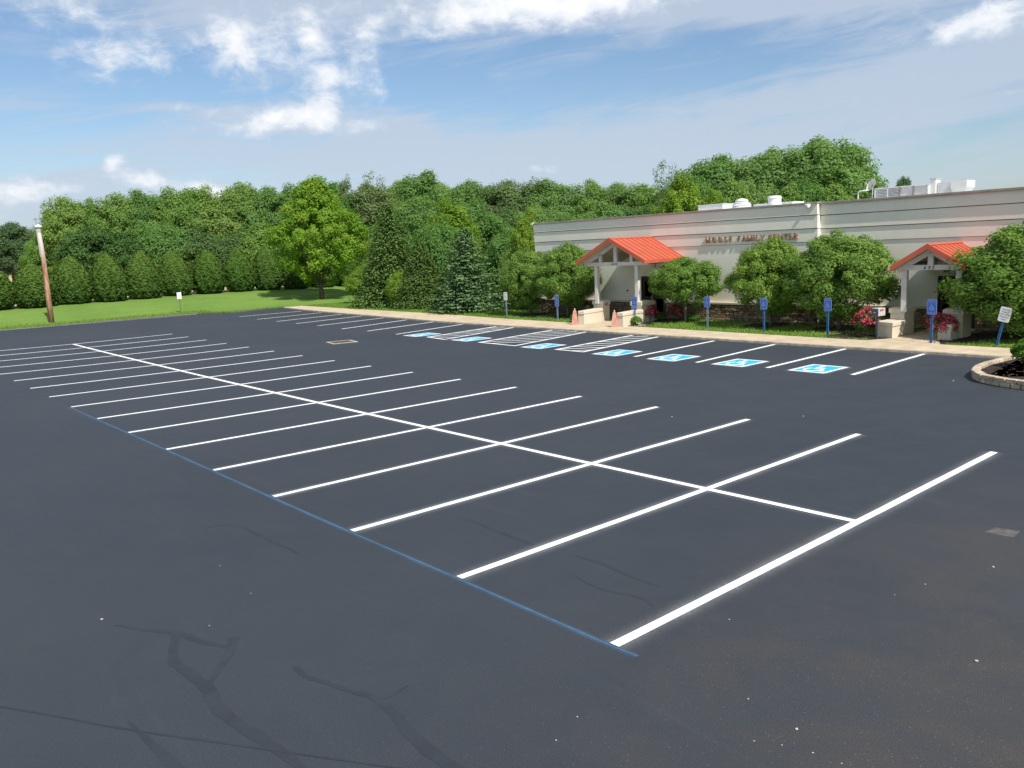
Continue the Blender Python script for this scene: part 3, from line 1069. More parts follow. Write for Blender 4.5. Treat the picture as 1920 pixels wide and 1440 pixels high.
# overspray sheets: one mesh of quads with uv across
mv, mf, muv = [], [], []
for kk, (a, b, w, ext) in enumerate(MISTS):
    a, b = Vector((a[0], a[1], 0)), Vector((b[0], b[1], 0))
    d = (b - a).normalized()
    a2, b2 = a - d * ext, b + d * ext
    s = Vector((-d.y, d.x, 0)) * w / 2
    z = Vector((0, 0, Z_MIST + 0.00002 * kk))
    o = len(mv)
    mv += [a2 - s + z, b2 - s + z, b2 + s + z, a2 + s + z]
    mf.append((o, o + 1, o + 2, o + 3))
    muv += [(0, 0), (1, 0), (1, 1), (0, 1)]
me = bpy.data.meshes.new('paint_mist')
me.from_pydata([tuple(v) for v in mv], [], mf)
ul = me.uv_layers.new(name='UVMap')
ul.data.foreach_set('uv', [c for u in muv for c in u])
me.materials.append(M_MIST)
mo = add_mesh('paint_mist', me, lot)
tag(mo, kind='stuff')

# blue layout chalk line
CH = [(-5.16, -0.31), (-5.18, 0.02), (-5.19, 2.75), (-5.215, 5.45), (-5.22, 8.22), (-5.21, 11.0), (-5.2, 13.7), (-5.2, 16.45), (-5.21, 19.15), (-5.19, 21.97)]
m = MB()
vs = []
for k, p in enumerate(CH):
    w = 0.006
    vs += [(p[0] - w / 2, p[1], 0.0125), (p[0] + w / 2, p[1], 0.0125)]
m.add(vs, [(2 * k, 2 * k + 1, 2 * k + 3, 2 * k + 2) for k in range(len(CH) - 1)])
m.build('chalk_line', M_CHALK, lot)
me = bpy.data.meshes.new('chalk_dust')
vv, ff, uu = [], [], []
for k in range(len(CH) - 1):
    (ax, ay), (bx_, by) = CH[k], CH[k + 1]
    o = len(vv)
    vv += [(ax - .07, ay, .0062), (bx_ - .07, by, .0062), (bx_ + .07, by, .0062), (ax + .07, ay, .0062)]
    ff.append((o, o + 3, o + 2, o + 1))
    uu += [(0, 0), (0, 1), (1, 1), (1, 0)]
me.from_pydata(vv, [], ff)
ul = me.uv_layers.new(name='UVMap')
ul.data.foreach_set('uv', [c for u in uu for c in u])
me.materials.append(M_BMIST)
mo = add_mesh('chalk_dust', me, lot)
tag(mo, kind='stuff')

# ---------------------------------------------------------------- wheelchair symbol geometry


def thick_poly(mb, pts, w, to3, mi=None):
    """flat stroke; to3 maps (u,v)->3d"""
    pts = [Vector(p) for p in pts]
    L, R = [], []
    for i, p in enumerate(pts):
        a = pts[max(i - 1, 0)]
        b = pts[min(i + 1, len(pts) - 1)]
        d = (b - a).normalized()
        s = Vector((-d.y, d.x)) * w / 2
        L.append(p + s)
        R.append(p - s)
    vs = []
    for l, r in zip(L, R):
        vs += [to3(*l), to3(*r)]
    mb.add(vs, [(2 * i, 2 * i + 1, 2 * i + 3, 2 * i + 2) for i in range(len(pts) - 1)], mi)


def wheelchair(mb, to3, mi=None, k=1.0):
    """international access figure drawn in a 1 x 1 box centred at 0,0 (u right, v up)"""
    w = 0.085 * k
    n = 14
    mb.add([to3(-0.10 + 0.075 * math.cos(2 * math.pi * i / n), 0.38 + 0.075 * math.sin(2 * math.pi * i / n)) for i in range(n)], [tuple(range(n))], mi)
    thick_poly(mb, [(-0.10, 0.27), (-0.08, -0.03), (0.17, -0.05), (0.28, -0.33), (0.38, -0.30)], w, to3, mi)
    thick_poly(mb, [(-0.09, 0.13), (0.14, 0.12)], w * .8, to3, mi)
    arc = [(-0.05 + 0.25 * math.cos(a), -0.16 + 0.25 * math.sin(a)) for a in np.linspace(rad(128), rad(348), 18)]
    thick_poly(mb, arc, w * .85, to3, mi)


ST = [(12.75, 29.55), (12.70, 25.45), (12.50, 20.30), (12.42, 16.10), (12.42, 13.40), (12.55, 10.72), (12.68, 7.98)]
for k, (cx, cy) in enumerate(ST):
    q = bpy.data.objects.new('wheelchair_symbol', None)
    q.location = (cx, cy, 0)
    link(q, lot)
    hs, hy = 0.74, 0.60
    m = MB()
    m.flat([(-hs, -hy), (hs, -hy), (hs, hy), (-hs, hy)], 0.009)
    m.build('blue_square', M_BLUEP, q)
    m = MB()
    bw = 0.10
    for lo_, hi_ in (((-hs, -hy), (hs, -hy + bw)), ((-hs, hy - bw), (hs, hy)), ((-hs, -hy + bw), (-hs + bw, hy - bw)), ((hs - bw, -hy + bw), (hs, hy - bw))):
        m.flat([(lo_[0], lo_[1]), (hi_[0], lo_[1]), (hi_[0], hi_[1]), (lo_[0], hi_[1])], 0.013)
    m.build('white_border', M_WHITE, q)
    m = MB()
    wheelchair(m, lambda u, v: (v * 1.22, -u * 1.05, 0.013), k=1.25)
    m.build('white_figure', M_WHITE, q)
    # mist around the panel
    vv, ff, uu = [], [], []
    for (ax, ay, bx_, by) in ((-hs, -hy, hs, -hy), (-hs, hy, hs, hy), (-hs, -hy, -hs, hy), (hs, -hy, hs, hy)):
        a, b = Vector((ax, ay, 0.0064)), Vector((bx_, by, 0.0064))
        d = (b - a).normalized()
        s = Vector((-d.y, d.x, 0)) * 0.22
        o = len(vv)
        vv += [tuple(a - s), tuple(b - s), tuple(b + s), tuple(a + s)]
        ff.append((o, o + 1, o + 2, o + 3))
        uu += [(0, 0), (1, 0), (1, 1), (0, 1)]
    me = bpy.data.meshes.new('paint_mist')
    for ii in range(len(vv)):
        vv[ii] = (vv[ii][0], vv[ii][1], vv[ii][2] + 0.00008 * (ii // 4))
    me.from_pydata(vv, [], ff)
    ul = me.uv_layers.new(name='UVMap')
    ul.data.foreach_set('uv', [c for u in uu for c in u])
    me.materials.append(M_MIST)
    tag(add_mesh('paint_mist', me, q), kind='stuff')

# ---------------------------------------------------------------- crack sealant, patch, drain, pebbles


def ribbon(name, pts, ws, z, mat, parent, seed=0):
    q = random.Random(seed)
    P_ = []
    W_ = []
    for i in range(len(pts) - 1):
        for k in range(5):
            t = k / 5
            p0 = pts[max(i - 1, 0)]
            p1_ = pts[i]
            p2_ = pts[i + 1]
            p3_ = pts[min(i + 2, len(pts) - 1)]
            c = [0.5 * ((2 * p1_[j]) + (-p0[j] + p2_[j]) * t + (2 * p0[j] - 5 * p1_[j] + 4 * p2_[j] - p3_[j]) * t * t + (-p0[j] + 3 * p1_[j] - 3 * p2_[j] + p3_[j]) * t ** 3) for j in (0, 1)]
            P_.append(Vector(c))
            W_.append((ws[i] * (1 - t) + ws[i + 1] * t) * q.uniform(.85, 1.15))
    P_.append(Vector(pts[-1]))
    W_.append(ws[-1])
    vs = []
    for i, p in enumerate(P_):
        d = (P_[min(i + 1, len(P_) - 1)] - P_[max(i - 1, 0)]).normalized()
        s = Vector((-d.y, d.x)) * W_[i] / 2
        vs += [(*(p - s), z), (*(p + s), z)]
    m = MB()
    m.add(vs, [(2 * i, 2 * i + 2, 2 * i + 3, 2 * i + 1) for i in range(len(P_) - 1)])
    return m.build(name, mat, parent)


CR = [([(-8.8, 4.51), (-8.59, 4.13), (-8.39, 3.82), (-8.31, 3.64), (-8.25, 3.39), (-8.13, 3.09), (-8.07, 3.0)], [.03, .07, .09, .09, .08, .07, .05], .002),
      ([(-8.34, 3.78), (-8.6, 3.14), (-8.6, 2.81), (-8.57, 2.25), (-8.63, 1.89), (-8.62, 1.47), (-8.56, 1.03), (-8.52, 0.69), (-8.50, .3)], [.08, .11, .12, .13, .14, .13, .13, .11, .05], .0024),
      ([(-7.93, 3.16), (-8.12, 2.82), (-8.39, 2.49), (-8.52, 2.33)], [.11, .09, .07, .06], .0028),
      ([(-7.75, 2.03), (-7.76, 1.76), (-7.68, 1.51), (-7.58, 1.16), (-7.49, 0.92), (-7.51, 0.52), (-7.57, 0.22), (-7.61, -0.13), (-7.61, -0.5), (-7.65, -1.0)], [.07, .07, .06, .06, .08, .10, .11, .13, .14, .15], .002),
      ([(-7.13, 0.88), (-7.34, 0.84), (-7.48, 0.9)], [.03, .05, .07], .0024),
      ([(-10.6, 4.1), (-10.16, 3.36), (-9.82, 2.8), (-9.38, 2.04), (-8.89, 1.29), (-8.47, 0.64), (-7.95, -0.16), (-7.3, -1.2)], [.02, .022, .025, .028, .028, .025, .02, .02], .0032),
      ([(-3.64, 4.57), (-3.65, 4.09), (-3.68, 3.49), (-3.7, 2.88)], [.03, .05, .07, .04], .002),
      ([(-3.59, 2.15), (-3.56, 1.69), (-3.63, 1.16), (-3.64, 0.68)], [.04, .06, .06, .03], .002),
      ([(-4.09, 1.65), (-4.17, 1.19), (-4.04, 0.63), (-4.12, 0.36)], [.03, .05, .06, .03], .002),
      ([(-9.33, 2.18), (-9.31, 1.82), (-9.28, 1.46), (-9.26, 1.12), (-9.2, .6)], [.02, .05, .09, .11, .11], .002),
      ([(-6.71, 7.31), (-6.3, 7.05), (-6.22, 6.04), (-6.18, 5.08)], [.03, .05, .06, .03], .002)]
for k, (p, w, z) in enumerate(CR):
    ribbon('crack_seal', p, w, z, M_SEAL, lot, k)
m = MB()
m.flat([(0.81, -1.31), (1.11, -1.36), (1.16, -1.64), (0.84, -1.67)][::-1], 0.002)
m.build('asphalt_patch', M_PATCH, lot)

dr = thing('storm_drain', (8.8, 30.6, 0), 'square storm drain grate with a pale concrete rim in the drive lane', 'storm drain', rotz=rad(-12))
m = MB()
for lo_, hi_ in (((-.62, -.62), (.62, -.50)), ((-.62, .50), (.62, .62)), ((-.62, -.50), (-.50, .50)), ((.50, -.50), (.62, .50))):
    m.lohi((*lo_, -0.02), (*hi_, 0.014))
m.build('rim', M_DRAINF, dr, bevel=.004)
m = MB()
for k in range(11):
    m.lohi((-.49, -.47 + k * .092, -0.02), (.49, -.43 + k * .092, 0.007))
m.lohi((-.02, -.49, -.02), (.02, .49, .005))
m.build('grate', M_DRAIN, dr)

pebs = [(-8.87, 4.78, .028), (-0.42, -1.88, .03), (-2.97, -2.68, .03), (-1.47, -1.53, .016), (-2.0, -1.42, .012), (-5.19, -2.11, .02), (-5.07, -1.55, .016), (-6.37, -0.67, .016),
        (-6.75, -0.8, .013), (-5.59, -1.96, .012), (-5.4, -2.38, .014), (-7.27, 4.21, .012), (-3.82, -0.46, .014), (-7.17, 5.46, .012), (-8.01, 3.66, .012), (-5.48, -2.15, .01),
        (-5.37, -2.61, .013), (4.33, 6.93, .03), (6.16, 4.6, .03), (12.6, 3.95, .035)]
PEB_LAB = ['pale pebble above the forked crack seal at the lower left', 'larger pale pebble near the right edge, below the dry smear on the asphalt', 'largest pale pebble toward the lower right corner',
           'pale pebble between the nearest line and the right edge', 'tiny pebble just right of the nearest line', 'pale pebble near the bottom edge, right of the middle',
           'pebble a little above the one by the bottom edge right of the middle', 'pale pebble near the bottom, straight below the near end of the nearest line', 'small pebble by the bottom edge below the near end of the nearest line',
           'tiny pebble at the bottom edge, left one of three', 'tiny pebble at the bottom edge, middle one of three', 'tiny pebble left of the chalk line, above the forked crack', 'tiny pebble beside the middle of the nearest line',
           'tiny pebble high above the forked crack seal', 'tiny pebble just above the right prong of the forked crack', 'tiny pebble at the bottom edge, right one of three', 'small pebble in the bottom margin toward the right',
           'pale pebble in the drive lane beyond the far end of the third line', 'pale pebble in the drive lane beyond the far end of the nearest line', 'pale chip lying against the tip of the stone edged island']
for k, (x, y, s) in enumerate(pebs):
    q = random.Random(k)
    m = MB()
    bm_ = bmesh.new()
    s *= .62
    bmesh.ops.create_icosphere(bm_, subdivisions=1, radius=s)
    for v in bm_.verts:
        v.co *= q.uniform(.75, 1.2)
        v.co.z *= .6
    me = bpy.data.meshes.new('pebble')
    bm_.to_mesh(me)
    bm_.free()
    me.materials.append(M_PEB)
    o = add_mesh('pebble', me, None, (x, y, s * .45))
    tag(o, PEB_LAB[k], 'pebble', 'pebbles scattered on the asphalt')

# ================================================================== building
WX = 24.50          # front face of the left half
YJ = 14.86          # where the right half steps back
bld = thing('family_center_building', (WX, 20, 0), 'long low tan stucco building with stone base and grooved parapet', 'building')


def B(v):            # world -> building local
    return (v[0] - WX, v[1] - 20, v[2])


def bbox(mb, lo, hi, mi=None):
    mb.lohi(B(lo), B(hi), mi)


m = MB()
bbox(m, (WX + .02, YJ, 0.0), (60, 33.86, 3.75))
m.build('wall', M_STUC, bld)
m = MB()
bbox(m, (WX + .27, -24, 0.0), (60, YJ - .001, 3.72))
m.build('wall', M_STUC, bld)
for z0, z1, pr in ((3.765, 4.335, .03), (4.365, 4.930, .065), (4.960, 5.44, .10)):
    m = MB()
    bbox(m, (WX + .02 - pr, YJ - .0, z0), (WX + .4, 33.88, z1))
    m.build('wall_band', M_STUC, bld)
    m = MB()
    bbox(m, (WX + .27 - pr, -24, z0 - .03), (WX + .65, YJ - .002, z1 - .03))
    m.build('wall_band', M_STUC, bld)
    m = MB()    # recessed groove strip behind the bands
    bbox(m, (WX + .06, YJ + .003, z0 - .02), (WX + .3, 33.84, z0))
    m.build('groove', M_MORTAR, bld)
m = MB()
bbox(m, (WX - .15, YJ - .03, 5.44), (WX + .35, 33.96, 5.52))
bbox(m, (WX + .06, -24, 5.41), (WX + .62, YJ - .032, 5.50))
m.build('coping', M_COPING, bld, bevel=.006)
m = MB()
bbox(m, (WX + .35, YJ + .02, 3.9), (60, 33.8, 5.0))
bbox(m, (WX + .62, -24, 3.9), (60, YJ + .01, 5.02))
m.build('roof', M_ROOFW, bld)
m = MB()
bbox(m, (WX + .4, 33.70, 3.76), (60, 33.9, 5.44))
bbox(m, (59.6, -24, 3.7), (60, 33.7, 5.4))
m.build('parapet', M_STUC, bld)
# white corner cap seen at the far top corner
m = MB()
bbox(m, (WX - .17, 33.86, 5.42), (WX - .02, 34.02, 5.56))
m.build('corner_cap', M_ROOFW, bld)
# ledge over the stone base: separate lengths of cast sill
for seg, xo in (((25.35, 33.9), 0), ((YJ, 23.55), 0), ((9.75, YJ - .01), .25), ((-24, 8.1), .25)):
    y = seg[0]
    while y < seg[1] - .05:
        y2 = min(y + 2.4, seg[1])
        m = MB()
        bbox(m, (WX - .16 + xo, y + .004, .83), (WX + .05 + xo, y2 - .004, .93))
        m.build('sill', M_PLAST, bld, bevel=.008)
        y = y2

# stone veneer: individual stones on a mortar backing
stw = MB()
for (a, b, xo) in ((25.35, 33.86, 0), (YJ, 23.5, 0), (9.8, YJ, .25), (-24, 8.1, .25)):
    bbox(stw, (WX - .045 + xo, a, 0), (WX + .03 + xo, b, .83))
stw.build('stone_backing', M_MORTAR, bld)
rs_ = random.Random(8)
bases = []
for k in range(10):
    bm_ = bmesh.new()
    bmesh.ops.create_cube(bm_, size=1.0)
    bmesh.ops.bevel(bm_, geom=bm_.edges[:], offset=.10, segments=1, affect='EDGES')
    for v in bm_.verts:
        v.co += Vector((rs_.uniform(-.05, .05), rs_.uniform(-.04, .04), rs_.uniform(-.05, .05)))
    bm_.faces.ensure_lookup_table()
    bmesh.ops.delete(bm_, geom=[f for f in bm_.faces if f.calc_center_median().x > .3], context='FACES')
    me = bpy.data.meshes.new('stone')
    bm_.to_mesh(me)
    bm_.free()
    me.materials.append(M_STONE if k % 3 else M_STONE2)
    bases.append(me)
stones = []
for (a, b, xo) in ((25.4, 33.8, 0), (YJ + .02, 23.5, 0), (9.85, YJ - .02, .25), (0.0, 8.05, .25)):
    z = 0.02
    rows_h = []
    while z < .80:
        h = rs_.choice((.085, .105, .125, .14))
        if z + h > .83:
            h = .83 - z
        rows_h.append((z, h))
        z += h
    for z, h in rows_h:
        y = a + rs_.uniform(0, .1)
        while y < b - .06:
            w = min(rs_.uniform(.16, .42), b - y)
            stones.append((WX + xo, y + w / 2, z + h / 2, w, h))
            y += w
cx_, cy_ = -11.18, -5.7
stones.sort(key=lambda s: math.hypot(s[0] - cx_, s[1] - cy_) / max(.3, 1) if s[1] > 4.4 else 999)
stuffmb = MB()
for i, (x, y, z, w, h) in enumerate(stones):
    me = bases[rs_.randrange(10)]
    if i < 290:
        o = add_mesh('stone', me, bld, B((x - .05 - rs_.uniform(0, .03), y, z)))
        o.scale = (.11, w - .018, h - .016)
        o.rotation_euler = (rs_.uniform(-.03, .03), 0, rs_.uniform(-.05, .05))
    else:
        c = B((x - .05 - rs_.uniform(0, .03), y, z))
        vs = [(v.co.x * .11 + c[0], v.co.y * (w - .018) + c[1], v.co.z * (h - .016) + c[2]) for v in me.vertices]
        stuffmb.add(vs, [tuple(p.vertices) for p in me.polygons], 0 if rs_.random() < .66 else 1)
o = stuffmb.build('stonework', [M_STONE, M_STONE2], bld)
tag(o, kind='stuff')

# doors
for (y0, y1, xo, zt) in ((23.62, 25.30, 0, 2.16), (8.15, 9.62, .25, 2.1)):
    d = bpy.data.objects.new('door', None)
    d.location = B((WX + xo, (y0 + y1) / 2, 0.08))
    link(d, bld)
    hw = (y1 - y0) / 2
    m = MB()
    m.lohi((-.05, -hw, 0), (.05, -hw + .08, zt))
    m.lohi((-.05, hw - .08, 0), (.05, hw, zt))
    m.lohi((-.05, -hw + .08, zt - .1), (.05, hw - .08, zt))
    m.lohi((-.05, -.04, 0), (.04, .04, zt - .1))
    m.build('door_frame', M_DOOR, d)
    for s in (-1, 1):
        m = MB()
        ya, yb = (s * .04, s * (hw - .08)) if s > 0 else (s * (hw - .08), s * .04)
        m.lohi((.0, ya + .003, 0.01), (.04, ya + .12, zt - .103))
        m.lohi((.0, yb - .12, 0.01), (.04, yb - .003, zt - .103))
        m.lohi((.0, ya + .12, 0.01), (.04, yb - .12, .25))
        m.lohi((.0, ya + .12, .95), (.04, yb - .12, 1.06))
        m.lohi((.0, ya + .12, zt - .28), (.04, yb - .12, zt - .103))
        m.build('door_leaf', M_DOOR, d)
        m = MB()
        m.lohi((.02, ya + .12, .25), (.03, yb - .12, zt - .28))
        m.build('door_glass', M_DGLASS, d)
    m = MB()
    m.box((-.03, .10, .98), (.03, .03, .28))
    m.build('handle', M_GALV, d)
m = MB()
m.lohi((-.012, -.13, -.11), (0, .13, .11))
pn = m.build('paper_notice', M_PAPER)
pn.location = (WX - .055, 24.3, 1.46)
tag(pn, 'white paper notice taped to the dark left entrance door', 'notice')

# wall camera / floodlight near the parapet joint
fl = thing('security_camera', (WX - .13, 15.2, 5.40), 'white security camera jutting out near the top of the wall joint', 'camera')
m = MB()
m.lohi((-.06, -.05, -.05), (0, .05, .05))
m.beam((-.05, 0, 0), (-.22, 0, -.02), .035, .035)
m.build('bracket', M_LAMPW, fl)
m = MB()
m.tube([(-.14, .12, -.01), (-.30, -.06, -.03), (-.42, -.20, -.06)], [.06, .075, .07], 10)
m.build('housing', M_LAMPW, fl, smooth=False)

# floodlight under the left canopy eave, small wall fittings
lt = thing('wall_lantern', (WX, 24.38, 2.78), 'small white wall light beside the left entrance canopy', 'wall light')
m = MB()
m.lohi((-.14, -.09, -.12), (-.0, .09, .12))
m.build('body', M_LAMPW, lt, bevel=.01)
m = MB()
m.lohi((-.155, -.02, -.09), (-.139, .05, .07))
m.build('lens', M_GALV, lt)
ob = MB()
ob.lohi((-.03, -.05, -.04), (0, .05, .04))
o = ob.build('socket_box', M_BLACK)
o.location = (WX + .015, 26.35, 1.45)
tag(o, 'small black socket box on the wall seen between the left canopy posts', 'socket')


# ---------------------------------------------------------------- canopies
def canopy(name, loc, label, gw, rise, eave_z, depth, post_y, post_x, beam_z, chord_posts, npan, skew, lbl_no=True):
    """gable canopy; local x towards wall (0 = front of roof), y to the left"""
    t = thing(name, loc, label, 'entrance canopy', 'entrance canopies', rotz=skew)
    rz = eave_z + rise
    pan_w = depth / npan
    th_ = .045
    sl = math.hypot(gw, rise)
    # standing seam pans with ribs, both slopes
    for s in (-1, 1):
        for k in range(npan):
            x0, x1 = k * pan_w, (k + 1) * pan_w
            m = MB()
            e0, e1 = s * gw, s * .03
            m.hexa([(x0 + .003, e0, eave_z - th_), (x1 - .003, e0, eave_z - th_), (x1 - .003, e1, rz - th_), (x0 + .003, e1, rz - th_),
                    (x0 + .003, e0, eave_z), (x1 - .003, e0, eave_z), (x1 - .003, e1, rz), (x0 + .003, e1, rz)])
            xr = x1 - .014
            m.hexa([(xr, e0, eave_z), (xr + .011, e0, eave_z), (xr + .011, e1, rz), (xr, e1, rz),
                    (xr, e0, eave_z + .032), (xr + .011, e0, eave_z + .032), (xr + .011, e1, rz + .032), (xr, e1, rz + .032)])
            m.build('roof_pan', M_ORANGE, t)
    m = MB()
    m.add([(0, -.10, rz - .015), (0, 0, rz + .055), (0, .10, rz - .015), (depth, -.10, rz - .015), (depth, 0, rz + .055), (depth, .10, rz - .015)],
          [(0, 1, 4, 3), (1, 2, 5, 4), (0, 2, 1), (3, 4, 5), (0, 3, 5, 2)])
    m.build('ridge_cap', M_ORANGE, t)
    for s in (-1, 1):
        m = MB()      # rake fascia on the gable
        m.hexa([(-.035, s * (gw + .03), eave_z - .17), (.0, s * (gw + .03), eave_z - .17), (.0, 0, rz - .15), (-.035, 0, rz - .15),
                (-.035, s * (gw + .03), eave_z + .03), (.0, s * (gw + .03), eave_z + .03), (.0, 0, rz + .05), (-.035, 0, rz + .05)])
        m.build('rake_fascia', M_ORANGE_D, t)
        m = MB()      # eave fascia
        a_, b_ = (gw, gw + .035) if s > 0 else (-gw - .035, -gw)
        m.lohi((0, a_, eave_z - .15), (depth, b_, eave_z + .012))
        m.build('eave_fascia', M_ORANGE_D, t)
        m = MB()      # soffit
        m.hexa([(.002, s * (gw - .004), eave_z - .15), (depth, s * (gw - .004), eave_z - .15), (depth, 0, rz - .13), (.002, 0, rz - .13),
                (.002, s * (gw - .004), eave_z - .05), (depth, s * (gw - .004), eave_z - .05), (depth, 0, rz - .055), (.002, 0, rz - .055)])
        m.build('soffit', M_SOFFIT, t)
        m = MB()      # top chord of the truss
        off = post_x + .03
        ang = math.atan2(rise, gw)
        m.beam((off, s * (gw - .12), eave_z - .18 + .12 * rise / gw - .06), (off, s * .02, rz - .26), .12, .17)
        m.build('top_chord', M_TRIM, t)
    m = MB()
    m.lohi((post_x - .04, min(post_y) - .62, beam_z), (post_x + .10, max(post_y) + .62, beam_z + .19))
    m.build('tie_beam', M_TRIM, t, bevel=.006)
    m = MB()
    m.lohi((post_x - .045, -.10, beam_z + .19), (post_x + .105, .10, rz - .32))
    m.build('king_post', M_TRIM, t, bevel=.006)
    for y in chord_posts:
        m = MB()
        zt = eave_z - .24 + rise * (1 - abs(y) / gw)
        m.lohi((post_x - .03, y - .085, beam_z + .19), (post_x + .09, y + .085, zt))
        m.build('queen_post', M_TRIM, t, bevel=.005)
    for y, zb in zip(post_y, (1.0, 1.0)):
        m = MB()
        m.lohi((post_x - .07, y - .10, zb), (post_x + .13, y + .10, beam_z - .002))
        m.build('post', M_TRIM, t, bevel=.008)
    # side beams back to the wall
    for y in post_y:
        m = MB()
        m.lohi((post_x + .13, y - .07, beam_z + .01), (depth, y + .07, beam_z + .17))
        m.build('side_beam', M_TRIM, t)
    # house number
    tb = text_mesh('632', .185, .012, .25, 1.6)
    tb.materials.append(M_BLACK)
    n_ = add_mesh('house_number', tb, t)
    n_.location = (post_x - .046, .25, beam_z + .03)
    n_.rotation_euler = (rad(90), 0, rad(-90))
    return t


def text_mesh(body, size, ext=0.0, shear=.25, spacing=1.35, align='LEFT'):
    cu = bpy.data.curves.new('lettering', 'FONT')
    cu.body = body
    cu.size = size
    cu.extrude = ext
    cu.shear = shear
    cu.space_character = spacing
    cu.align_x = align
    cu.resolution_u = 2
    o = bpy.data.objects.new('tmp_text', cu)
    COL.objects.link(o)
    dg = bpy.context.evaluated_depsgraph_get()
    me = bpy.data.meshes.new_from_object(o.evaluated_get(dg))
    bpy.data.objects.remove(o)
    me.materials.clear()
    return me


can1 = canopy('entrance_canopy', (20.82, 24.22, 0), 'larger orange metal gable canopy over the left entrance', 2.17, 1.13, 3.2, 3.86,
              [-1.33, 1.27], .50, 2.95, [-1.0, 1.0], 9, rad(4.5))
can2 = canopy('entrance_canopy', (21.15, 8.52, 0), 'smaller orange metal gable canopy over the right entrance, half hidden by a tree', 1.32, .80, 2.72, 3.75,
              [-1.02, .93], .40, 2.58, [], 8, rad(4.5))


# ---------------------------------------------------------------- entrance piers with low cheek walls
def pier(loc, label, px, py, ztop, wall, wz):
    t = thing('entrance_wall', (loc[0], loc[1], 0), label, 'low wall', 'low cream walls flanking the entrances')
    m = MB()
    m.lohi((px[0], py[0], 0), (px[1], py[1], ztop - .20))
    m.build('pier', M_PLAST, t, bevel=.012)
    m = MB()
    m.lohi((px[0] - .04, py[0] - .04, ztop - .20), (px[1] + .04, py[1] + .04, ztop - .03))
    m.hexa([(px[0] - .04, py[0] - .04, ztop - .03), (px[1] + .04, py[0] - .04, ztop - .03), (px[1] + .04, py[1] + .04, ztop - .03), (px[0] - .04, py[1] + .04, ztop - .03),
            (px[0] + .05, py[0] + .05, ztop + .02), (px[1] - .05, py[0] + .05, ztop + .02), (px[1] - .05, py[1] - .05, ztop + .02), (px[0] + .05, py[1] - .05, ztop + .02)])
    m.build('pier_cap', M_PLAST, t)
    # cheek wall polygon
    m = MB()
    m.prism(wall, 0, wz - .17)
    m.build('cheek_wall', M_PLAST, t, bevel=.01)
    cx = sum(p[0] for p in wall) / 4
    cy = sum(p[1] for p in wall) / 4
    cap = [(p[0] + (.035 if p[0] > cx else -.035) * (0 if p[0] > cx else 1), p[1] + (.035 if p[1] > cy else -.035)) for p in wall]
    m = MB()
    m.prism(cap, wz - .17, wz)
    m.build('cheek_cap', M_PLAST, t, bevel=.02)
    return t


w1 = pier((0, 0), 'cream low wall and pier left of the path to the left entrance', (21.34, 21.84), (25.25, 25.95), 1.14,
          [(19.58, 24.90), (21.335, 25.27), (21.335, 25.72), (19.50, 25.28)], .76)
w2 = pier((0, 0), 'cream low wall and deep pier right of the path to the left entrance', (21.34, 22.35), (22.62, 23.28), 1.14,
          [(19.42, 22.10), (21.335, 22.50), (21.335, 22.95), (19.38, 22.50)], .76)
w3 = pier((0, 0), 'cream low wall and pier left of the path to the right entrance, beside the mailbox', (21.5, 22.35), (9.47, 10.02), 1.14,
          [(20.38, 9.38), (21.495, 9.45), (21.495, 10.08), (20.66, 10.14)], .68)
w4 = pier((0, 0), 'shaded cream low wall and pier right of the path to the right entrance', (21.5, 22.3), (7.32, 7.98), 1.14,
          [(20.62, 7.36), (21.495, 7.42), (21.495, 7.86), (20.62, 7.82)], .66)
# round medallion on the left pier
m = MB()
m.tube([(0, 0, 0), (0, -.025, 0)], [.10, .09], 14)
o = m.build('medallion', M_RUST)
o.location = (21.56, 25.208, .96)
tag(o, 'small round dark plaque fixed to the pier at the left entrance', 'plaque')

# pink terracotta obelisks standing at the ends of the walls
for x, y, lb in ((19.42, 25.42, 'faded pink obelisk at the end of the cream wall left of the left entrance path'),
                 (19.30, 22.56, 'faded pink obelisk at the end of the cream wall right of the left entrance path')):
    t = thing('obelisk', (x, y, SWZ), lb, 'obelisk', 'pink obelisks at the left entrance', rotz=rad(40))
    m = MB()
    m.lohi((-.20, -.20, 0), (.20, .20, .05))
    m.build('base', M_PINKC, t, bevel=.008)
    m = MB()
    m.hexa([(-.165, -.165, .05), (.165, -.165, .05), (.165, .165, .05), (-.165, .165, .05), (-.075, -.075, .68), (.075, -.075, .68), (.075, .075, .68), (-.075, .075, .68)])
    m.add([(-.075, -.075, .68), (.075, -.075, .68), (.075, .075, .68), (-.075, .075, .68), (0, 0, .76)], [(0, 1, 4), (1, 2, 4), (2, 3, 4), (3, 0, 4)])
    m.build('shaft', M_PINKC, t)
    m = MB()
    m.lathe((0, 0, .745), [(.02, 0), (.035, .02), (.03, .05), (.008, .065)], 10)
    m.build('finial', M_PLAST, t, smooth=True)

